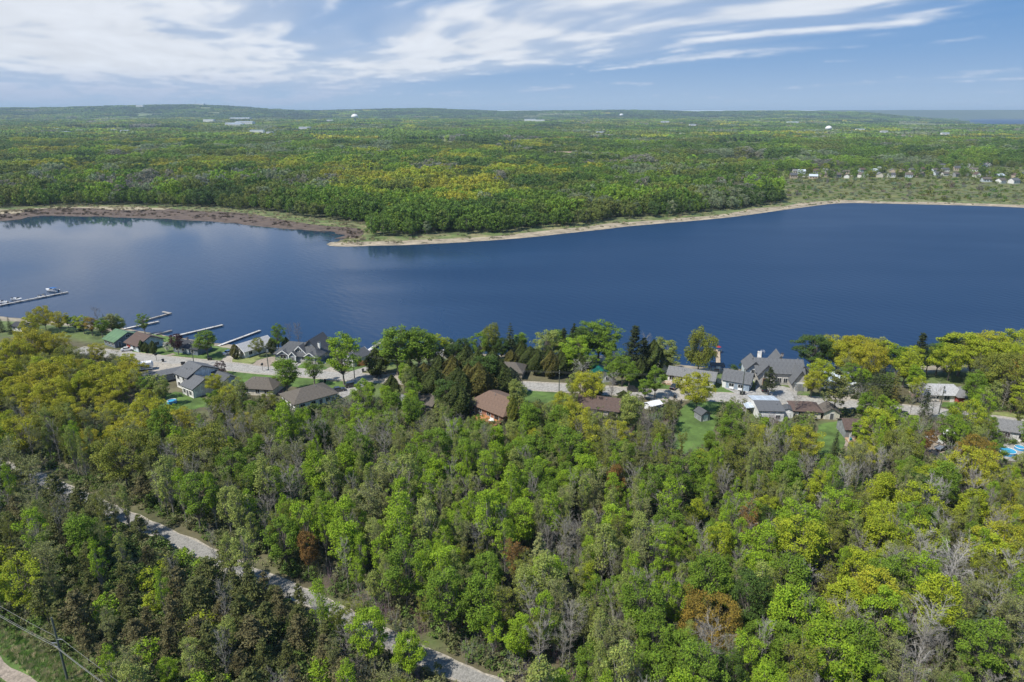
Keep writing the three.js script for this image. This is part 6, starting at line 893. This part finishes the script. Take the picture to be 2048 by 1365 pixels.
// ------------------------------------------------------------------ far town: houses, sheds, water towers
const townHouses = [];
const townGroup = 'small houses of the far town';
{
  const r = rng(313), walls = [HM.white, HM.white, HM.cream, HM.paleBlue, HM.tan, HM.grey], roofs = [HM.roofLight, HM.roofGrey, HM.roofTan, HM.roofRed, HM.roofPale, HM.roofWhite], wn = ['white', 'white', 'cream', 'pale blue', 'tan', 'grey'], rn = ['light grey', 'grey', 'brown grey', 'brown', 'pale grey', 'white'];
  const spots = [];
  const row = (x0, y0, x1, y1, n) => { for (let i = 0; i < n; i++) spots.push([lerp(x0, x1, (i + 0.2 + 0.6 * r()) / n), lerp(y0, y1, (i + 0.5) / n) + (r() - 0.5) * 3]); };
  row(1500, 340, 1640, 343, 4); row(1640, 340, 1730, 341, 4); row(1730, 339, 1850, 341, 5); row(1860, 338, 2060, 341, 9); row(1720, 332, 1960, 330, 12); row(1880, 325, 1990, 322, 6); row(1180, 320, 1330, 330, 11); row(1360, 332, 1470, 336, 7); row(1150, 312, 1400, 316, 10); row(1580, 333, 1700, 334, 6); row(1780, 312, 1960, 305, 7); row(1440, 318, 1560, 322, 6); row(1950, 348, 2060, 352, 3);
  const geoW = prism(11, 8, 3.6, 2.2, 'x'), geoR = roofGeo({ w: 11, d: 8, h: 3.6, rise: 2.2, along: 'x', ov: 0.5 }), winG = box(1.3, 1.3, 0.1);
  spots.forEach(([px, py], i) => {
    const g = G(px, py, 12), y = height(g.x, g.z), a = (r() * walls.length) | 0, b = (r() * roofs.length) | 0, t = thing('town_house', `${wn[a]} walled house with a ${rn[b]} gable roof in the far town`, 'house', townGroup);
    t.position.set(g.x, y, g.z); t.rotation.y = (r() - 0.5) * 0.9 + (r() < 0.4 ? Math.PI / 2 : 0); const s = 0.75 + 0.35 * r(); t.scale.set(s, 0.95 + 0.4 * r(), s);
    part(t, 'wall', geoW, walls[a]); part(t, 'roof', geoR, roofs[b]); for (const u of [-3.4, 0, 3.4]) { const w = part(t, 'window', winG, HM.glass); w.position.set(u, 1.9, 4.02); }
    townHouses.push([g.x, g.z, undefined, py >= 337 ? 12 : 60]);
  });
  const shed = (px, py, w, d, h, wall, roof, label, yaw = 0, name = 'warehouse', yy = 14) => { const g = G(px, py, yy), y = height(g.x, g.z), t = thing(name, label, 'building'); t.position.set(g.x, Math.max(0, y), g.z); t.rotation.y = yaw; const hh = h + Math.max(0, 14 - y) * 0; part(t, 'wall', prism(w, d, hh, d * 0.06, 'x'), wall); part(t, 'roof', roofGeo({ w, d, h: hh, rise: d * 0.06, along: 'x', ov: 0.5, t: 0.4 }), roof); part(t, 'loading_door', box(w * 0.12, hh * 0.55, 0.3, -w * 0.2, hh * 0.3, d / 2 + 0.1), HM.roofDark); townHouses.push([g.x, g.z, w * 0.6]); };
  shed(1131, 311, 46, 26, 12, mat([0.42, 0.29, 0.22], 0.9), mat([0.36, 0.25, 0.19], 0.9), 'large flat tan building among the far trees', 0.05, 'school_building', 8);
  shed(772, 291, 26, 14, 8, HM.white, HM.roofWhite, 'lone pale roofed building in the middle of the far woods', 0.1, 'barn', 14);
  const ind = [[285, 241.5, 150], [316, 238.5, 110], [350, 236, 260], [346, 239.5, 300], [362, 234.5, 120], [404, 240.5, 190], [418, 241.5, 120], [468, 250.5, 150], [473, 252.5, 140], [482, 241, 260], [490, 247, 180], [130, 234.5, 130], [20, 232, 120], [70, 231, 200], [515, 266, 90], [540, 268.5, 40], [133, 267.5, 45], [115, 261, 40], [230, 263.5, 50], [250, 265.5, 55], [660, 244, 80], [610, 258, 90], [1060, 243, 160], [1080, 243.5, 120], [1330, 246, 90], [1385, 252, 60], [1720, 262, 60], [1768, 266, 45], [1890, 270, 45], [1585, 247, 120], [1200, 268, 45]];
  ind.forEach(([px, py, w0], i) => { let g = G(px, py, 30); for (let k = 0; k < 6; k++) g = G(px, py, Math.min(82, height(g.x, g.z) + 10)); const t = thing('warehouse', i % 2 ? 'long white warehouse roof on the far plain' : 'bright white industrial shed on the far plain', 'building', 'white sheds on the far plain'); const yy = height(g.x, g.z); t.position.set(g.x, yy, g.z); const w = w0 * 0.6, d = w * 0.5, h = Math.min(26, 16 + w * 0.08); part(t, 'wall', prism(w, d, h, d * 0.05, 'x'), HM.white); part(t, 'roof', roofGeo({ w, d, h, rise: d * 0.05, along: 'x', ov: 0.5, t: 0.5 }), HM.roofWhite); townHouses.push([g.x, g.z, w * 0.55]); });
  // water towers
  const tower = (px, py, R, label, yy) => { const g = G(px, py, yy), y = height(g.x, g.z), t = thing('water_tower', label, 'water tower'); t.position.set(g.x, y, g.z); const H = yy - y - R * 0.3; part(t, 'tank', new THREE.LatheGeometry([[0.01, H + R * 0.75], [R * 0.55, H + R * 0.6], [R * 0.9, H + R * 0.25], [R, H], [R * 0.9, H - R * 0.3], [R * 0.5, H - R * 0.6], [R * 0.2, H - R * 0.75]].map(([x, z]) => new THREE.Vector2(x, z)), 24), HM.trim); part(t, 'stem', new THREE.CylinderGeometry(R * 0.2, R * 0.3, H - R * 0.7, 14).translate(0, (H - R * 0.7) / 2, 0), HM.trim); };
  tower(1658, 254.5, 14, 'white water tower above the woods beyond the town', 36); tower(709, 231, 24, 'small white water tower beyond the woods', 80); tower(1243, 229, 22, 'distant white water tower below the skyline', 84);
  { const g = { x: -10200 * 0.4, z: -10200 * 0.914 }, y = height(g.x, g.z), t = thing('radio_mast', 'thin radio mast on the wooded ridge', 'mast'); t.position.set(g.x, y, g.z); part(t, 'lattice', new THREE.CylinderGeometry(1.2, 2.0, 75, 5).translate(0, 37, 0), mat([0.35, 0.36, 0.4], 0.8)); part(t, 'antenna', new THREE.CylinderGeometry(0.4, 0.4, 16, 5).translate(0, 82, 0), HM.trim); }
}
// pale streets seen at a distance
ribbon('street', [[1440, 346], [1560, 345.5], [1700, 343.5], [1850, 342.5], [1990, 343], [2120, 344]].map(([a, b]) => { const g = G(a, b, 8); return [g.x, g.z]; }), 9, (x, z) => height(x, z) + 0.4, M.gravel, 6, 0.5);
for (const l of [[[175, 285], [225, 285.5], [300, 285]], [[375, 282], [420, 281], [470, 280]]]) ribbon('highway', l.map(([a, b]) => { const g = G(a, b, 20); return [g.x, g.z]; }), 26, (x, z) => height(x, z) + 13, M.gravel, 12, 0.5);
// ------------------------------------------------------------------ far side: woods that read as one mass, and the trees along the water's edge
function farCrown(seed, o) { return broadleaf(seed, { h: 17, rad: 4.9, base: 0.10, clumps: 30, per: 40, leaf: 0.85, cr: 1.5, gaps: 0.04, shell: 0.7, ...o }).crown; }
function farStand(seed, wide, n, tall) {                                     // several crowns side by side
  const gb = new GB(), r = rng(seed);
  for (let i = 0; i < n; i++) {
    const a = i * 2.4 + r(), d = wide * 0.5 * Math.sqrt((i + 0.5) / n), cx = Math.cos(a) * d, cz = Math.sin(a) * d, R = wide / Math.sqrt(n) * (0.5 + 0.3 * r()), top = tall * (0.75 + 0.35 * r()), tone = 0.8 + 0.4 * r();
    for (let k = 0; k < 46; k++) { const e = randDir(r); e[1] = Math.abs(e[1]) * 1.2 - 0.25; const s = R * (0.8 + 0.35 * r()), p = [cx + e[0] * s, top - R * 0.9 + e[1] * R * 0.9, cz + e[2] * s], j = randDir(r); spray(gb, r, p, norm([e[0] + j[0] * 0.6, e[1] + 0.3 + j[1] * 0.6, e[2] + j[2] * 0.6]), R * (0.45 + 0.35 * r()), leafCol(r, tone)); }
    for (let k = 0; k < 10; k++) { const a2 = k / 10 * 6.283, e = [Math.cos(a2), 0.1, Math.sin(a2)]; spray(gb, r, [cx + e[0] * R * 0.8, (top - R) * (0.3 + 0.6 * r()), cz + e[2] * R * 0.8], norm(e), R * 0.8, leafCol(r, tone * 0.9)); }
  }
  return gb.geo();
}
const FARTONE = { green: [0.128, 0.215, 0.025], deep: [0.081, 0.144, 0.025], bright: [0.190, 0.289, 0.028], gold: [0.286, 0.295, 0.030], yellow: [0.276, 0.324, 0.030], olive: [0.164, 0.204, 0.040], grey: [0.214, 0.221, 0.161], pine: [0.056, 0.096, 0.034], sage: [0.214, 0.261, 0.138] };
const farMix = (px, py, x, z, r0) => {
  const cell = -z < 1010 ? 46 : -z < 2050 ? 95 : -z < 4200 ? 210 : 380, wx = x + cell * 0.7 * N2(x / cell, z / cell, 51), wz = z * 0.8 + cell * 0.7 * N2(x / cell, z / cell, 52), ci = Math.floor(wx / cell), cj = Math.floor(wz / cell);
  const r = r0() < 0.16 ? r0 : rng((ci * 73856093) ^ (cj * 19349663) ^ 977);
  const n = fbm(x / 150, z / 260, 2, 41), m = fbm(x / 420, z / 800, 2, 42), q = r();
  const blob = (cx, cy, rx, ry) => Math.exp(-(((px - cx) / rx) ** 2) - ((py - cy) / ry) ** 2);
  const gold = blob(820, 385, 150, 26) * 1.7 + blob(1090, 352, 130, 8) + blob(860, 310, 160, 10) * 0.8 + blob(90, 290, 150, 10) * 0.7 + blob(500, 345, 330, 9) * 0.8 + blob(120, 350, 170, 9) * 0.7 + sm(n + 0.5 * m, 0.16, 0.24) * 0.8;
  const bare = blob(330, 388, 420, 14) * 1.2 + blob(640, 380, 80, 22) + blob(1420, 395, 120, 12) * 0.5 + blob(1040, 345, 90, 6) * 0.5 + sm(-n + 0.4 * m, 0.2, 0.3) * 0.6;
  const dark = sm(m - 0.5 * n, 0.1, 0.2) * 0.75 + blob(900, 345, 300, 10) * 0.6 + blob(1550, 255, 220, 8) * 0.8;
  if (z < -7000 && r() < 0.75) return r() < 0.55 ? 'deep' : r() < 0.7 ? 'pine' : 'green';
  if (q < gold * 0.72) return r() < 0.55 ? 'gold' : r() < 0.8 ? 'yellow' : 'olive';
  if (r() < bare * 0.72) return r() < 0.75 ? 'grey' : 'olive';
  if (r() < dark * 0.7) return r() < 0.6 ? 'deep' : 'pine';
  return ['green', 'green', 'deep', 'olive', 'bright', 'sage', 'green', 'olive'][(r() * 8) | 0];
};
const VILLAGE = [[1430, 322], [1560, 326], [1760, 322], [1900, 322], [2070, 324], [2070, 345], [1900, 343], [1720, 346], [1560, 350], [1440, 342]];
const farOpen = [VILLAGE];
{
  const r = rng(611), single = [[], [], [], []], conif = [[], []], bareT = [[], []], s25 = [[], [], []], s45 = [[], []], s90 = [[], []], shrub = [];
  const cellOf = (x, z) => { const c = -z < 1010 ? 34 : -z < 2050 ? 62 : 150; return rng((Math.floor((x + 20 * N2(x / c, z / c, 53)) / c) * 7349 + Math.floor(z / c) * 9151) | 0)(); };
  const add = (list, x, z, s, sy, tone) => { const c = FARTONE[tone], k = cellOf(x, z), v = (0.7 + 0.6 * k) * (0.85 + 0.3 * r()); sy *= 0.75 + 0.5 * k; const h = (r() - 0.5) * 0.2; list[(r() * list.length) | 0].push([x, height(x, z) - 0.3, z, s, sy, r() * 6.28, [c[0] * v * (1 + h), c[1] * v, c[2] * v]]); };
  const edgeMat = {}, edgeGeo = [0, 1, 2].map((i) => broadleaf(780 + i, { h: 15, rad: 4.2, base: 0.2, clumps: 34, per: 46, leaf: 0.75, cr: 1.4, gaps: 0.06, shell: 0.6 })), edgeBare = [0, 1].map((i) => twiggy(790 + i, { h: 14, rad: 2.8, base: 0.2, limbs: 16, subs: 6, twigs: 5, tip: 0.03, up: 1.3 }).trunk), edgeBark = mat([0.20, 0.18, 0.155], 1);
  let edgeCount = 0, bareCount = 0;
  const edgeTree = (x, z, h, tone) => {
    const side = x < -150 ? 'behind the mud flat on the far shore' : z > -580 ? 'on the point across the lake' : 'behind the far sandy beach';
    if (tone === 'grey') { if (bareCount++ > 150) return false; const t = thing('bare_shore_tree', `leafless grey tree ${side}`, 'tree', 'bare trees along the far shore'); t.position.set(x, height(x, z), z); t.rotation.y = r() * 6.28; t.scale.set(1.15 * h, h, 1.15 * h); part(t, 'trunk', edgeBare[(r() * 2) | 0], edgeBark); return true; }
    if (edgeCount++ > 290) return false;
    const g = edgeGeo[(r() * 3) | 0], t = thing('shore_tree', `${{ green: 'green', deep: 'deep green', bright: 'bright green', gold: 'golden', yellow: 'yellow-green', olive: 'olive', pine: 'dark', sage: 'grey-green' }[tone]} leafy tree ${side}`, 'tree', 'leafy trees along the far shore');
    t.position.set(x, height(x, z) - 0.1, z); t.rotation.y = r() * 6.28; t.scale.set(h, h, h); part(t, 'trunk', g.trunk, edgeBark); part(t, 'crown', g.crown, edgeMat[tone] ??= leafMat(FARTONE[tone])); return true;
  };
  const band = (r0, r1, step, fn) => { for (let d = r0; d < r1; d += step) for (let x = -d * 0.82 - 60; x < d * 0.82 + 60; x += step) fn(x + (r() - 0.5) * step, -d - (r() - 0.5) * step); };
  const ok = (x, z, margin) => { for (const [hx, hz, hw = 7, open = 15] of townHouses) { const ex = hx - x, ez = z - hz, k = -hz / 1300; if (hw > 8 ? Math.abs(ex) < hw + 3 * k && ez > -hw - 4 && ez < hw + 14 * k * k : Math.abs(ex) < 7 && ez > -6 && ez < open) return null; } const sd = lakeSD(x, z); if (sd > -margin) return null; const y = height(x, z), [px, py] = P(x, y, z); if (px < -60 || px > 2110) return null; if (fieldAt(x, z) > 0.5) return null; return [px, py, sd, y]; };
  band(484, 1010, 7.2, (x, z) => {
    const q = ok(x, z, (x < -150 ? mudW(x) + 24 : 22) + 9 * N2(x / 40, z / 40, 9)); if (!q) return; const [px, py, sd] = q;
    if (polySD(marshW, x, z) > -4) { if (r() < 0.6 + 0.4 * sm(fbm(x / 60, z / 34, 2, 44), 0.0, 0.25)) shrub.push([x, 1.2, z, 0.6 + 0.9 * r() * r(), (0.22 + 1.1 * Math.pow(r(), 3)) * (0.6 + 0.8 * sm(fbm(x / 60, z / 34, 2, 44), 0, 0.25)), r() * 6.28, FARTONE[['olive', 'green', 'sage', 'olive', 'grey'][(r() * 5) | 0]].map((c) => c * (0.75 + 0.4 * r()))]); return; }
    if (px < 735 && px > 640 && py > 430 && sd > -40) return;
    const tone = farMix(px, py, x, z, r), edge = -sd < (x < -150 ? mudW(x) + 44 : 36);
    if (edge && r() < 0.2) return;
    const h = (edge ? 0.8 : 1) * (0.8 + 0.45 * r());
    if (edge && r() < 0.85 && edgeTree(x, z, h, tone)) return;
    if (tone === 'grey' && r() < 0.7) { bareT[(r() * 2) | 0].push([x, height(x, z), z, 1.25 * h, 1.05 * h, r() * 6.28, [0.25, 0.225, 0.19].map((c) => c * (0.7 + 0.6 * r()))]); return; }
    if (tone === 'pine') { add(conif, x, z, h, h * 1.15, 'pine'); return; }
    add(single, x, z, (tone === 'gold' || tone === 'yellow' ? 1.25 : 1) * h, h, tone);
  });
  band(1010, 2050, 11.5, (x, z) => {
    const q = ok(x, z, 20); if (!q) return; const [px, py] = q;
    if (polySD(marshW, x, z) > -4) { if (r() < 0.45) add(single, x, z, 0.35 + 0.4 * r(), 0.2 + 0.3 * r(), r() < 0.5 ? 'olive' : 'green'); return; }
    if (farOpen.some((p) => inPoly(p, px, py)) && r() < 0.12) return;
    const tone = farMix(px, py, x, z, r), h = (farOpen.some((p) => inPoly(p, px, py)) ? 0.6 : 1) * 0.8 + 0.45 * r();
    if (tone === 'pine') { add(conif, x, z, h * 1.2, h * 1.1, 'pine'); return; }
    add(single, x, z, 1.45 * h, h * 0.95, tone);
  });
  for (const [hx, hz, hw] of townHouses) if (!hw && hz > -2600) for (let i = 0; i < 2; i++) { const a = Math.PI * (0.92 + 1.16 * r()), d = 9 + 6 * r(); add(single, hx + Math.cos(a) * d, hz + Math.sin(a) * d, 0.75 + 0.5 * r(), 0.55 + 0.35 * r(), ['green', 'deep', 'olive', 'bright', 'yellow'][(r() * 5) | 0]); }
  band(2050, 4200, 25, (x, z) => { const q = ok(x, z, 20); if (q) add(s25, x, z, 1.15, 0.85 + 0.3 * r(), farMix(q[0], q[1], x, z, r)); });
  band(4200, 6800, 44, (x, z) => { const q = ok(x, z, 20); if (q && polySD(bayW, x, z) < -30 && !(q[0] > 1790 && z < -5100)) add(s45, x, z, 1.15, 0.8 + 0.35 * r(), farMix(q[0], q[1], x, z, r)); });
  band(6800, 11200, 92, (x, z) => { const q = ok(x, z, 20); if (q && polySD(bayW, x, z) < -60) add(s90, x, z, 1.15, 0.8 + 0.35 * r(), farMix(q[0], q[1], x, z, r)); });
  single.forEach((l, i) => scatter('far_woods', farCrown(700 + i, i % 2 ? { rad: 4.9, top: 0.35 } : {}), plainLeaf, l, ['mass of green and golden woods beyond the lake', 'leafy woods behind the far beach', 'spring woods around the far town', 'mixed woods on the low far land'][i], 'woods'));
  conif.forEach((l, i) => scatter('far_conifers', i ? pine(720, { h: 14, rad: 3, base: 0.12, whorls: 9, arms: 6, per: 9, leaf: 0.95 }).crown : spruce(721, { h: 15, rad: 3, tiers: 10, arms: 7, per: 6, leaf: 1.0 }).crown, plainLeaf, l, ['dark pointed conifers among the far woods', 'dark pines among the far woods'][i], 'woods'));
  bareT.forEach((l, i) => scatter('far_bare_woods', twiggy(730 + i, { h: 13, rad: 3, base: 0.2, limbs: 12, subs: 5, twigs: 4, tip: 0.035 }).trunk, plainBark, l, ['grey leafless woods along the far shore', 'thin leafless trees behind the far beach'][i], 'woods'));
  s25.forEach((l, i) => scatter('distant_woods', farStand(740 + i, 26, 7, 15), plainLeaf, l, ['distant green woods beyond the town', 'distant mixed woods on the plain', 'distant woods towards the hills'][i], 'woods'));
  s45.forEach((l, i) => scatter('distant_woods', farStand(750 + i, 48, 12, 15), plainLeaf, l, ['hazy woods below the hills', 'hazy green woods by the far bay'][i], 'woods'));
  s90.forEach((l, i) => scatter('hill_woods', farStand(760 + i, 100, 26, 15), plainLeaf, l, ['blue-green woods on the far hills', 'hazy woods along the skyline ridge'][i], 'woods'));
  scatter('marsh_shrubs', broadleaf(770, { h: 3.2, rad: 2.6, base: 0.02, clumps: 16, per: 16, leaf: 0.7, cr: 0.9, gaps: 0.05 }).crown, plainLeaf, shrub, 'low olive shrubs scattered over the far marsh', 'shrubs');
  console.log('far', single.map((l) => l.length), conif.map((l) => l.length), bareT.map((l) => l.length), s25.map((l) => l.length), s45.map((l) => l.length), s90.map((l) => l.length), shrub.length);
}
renderer.render(scene, camera);
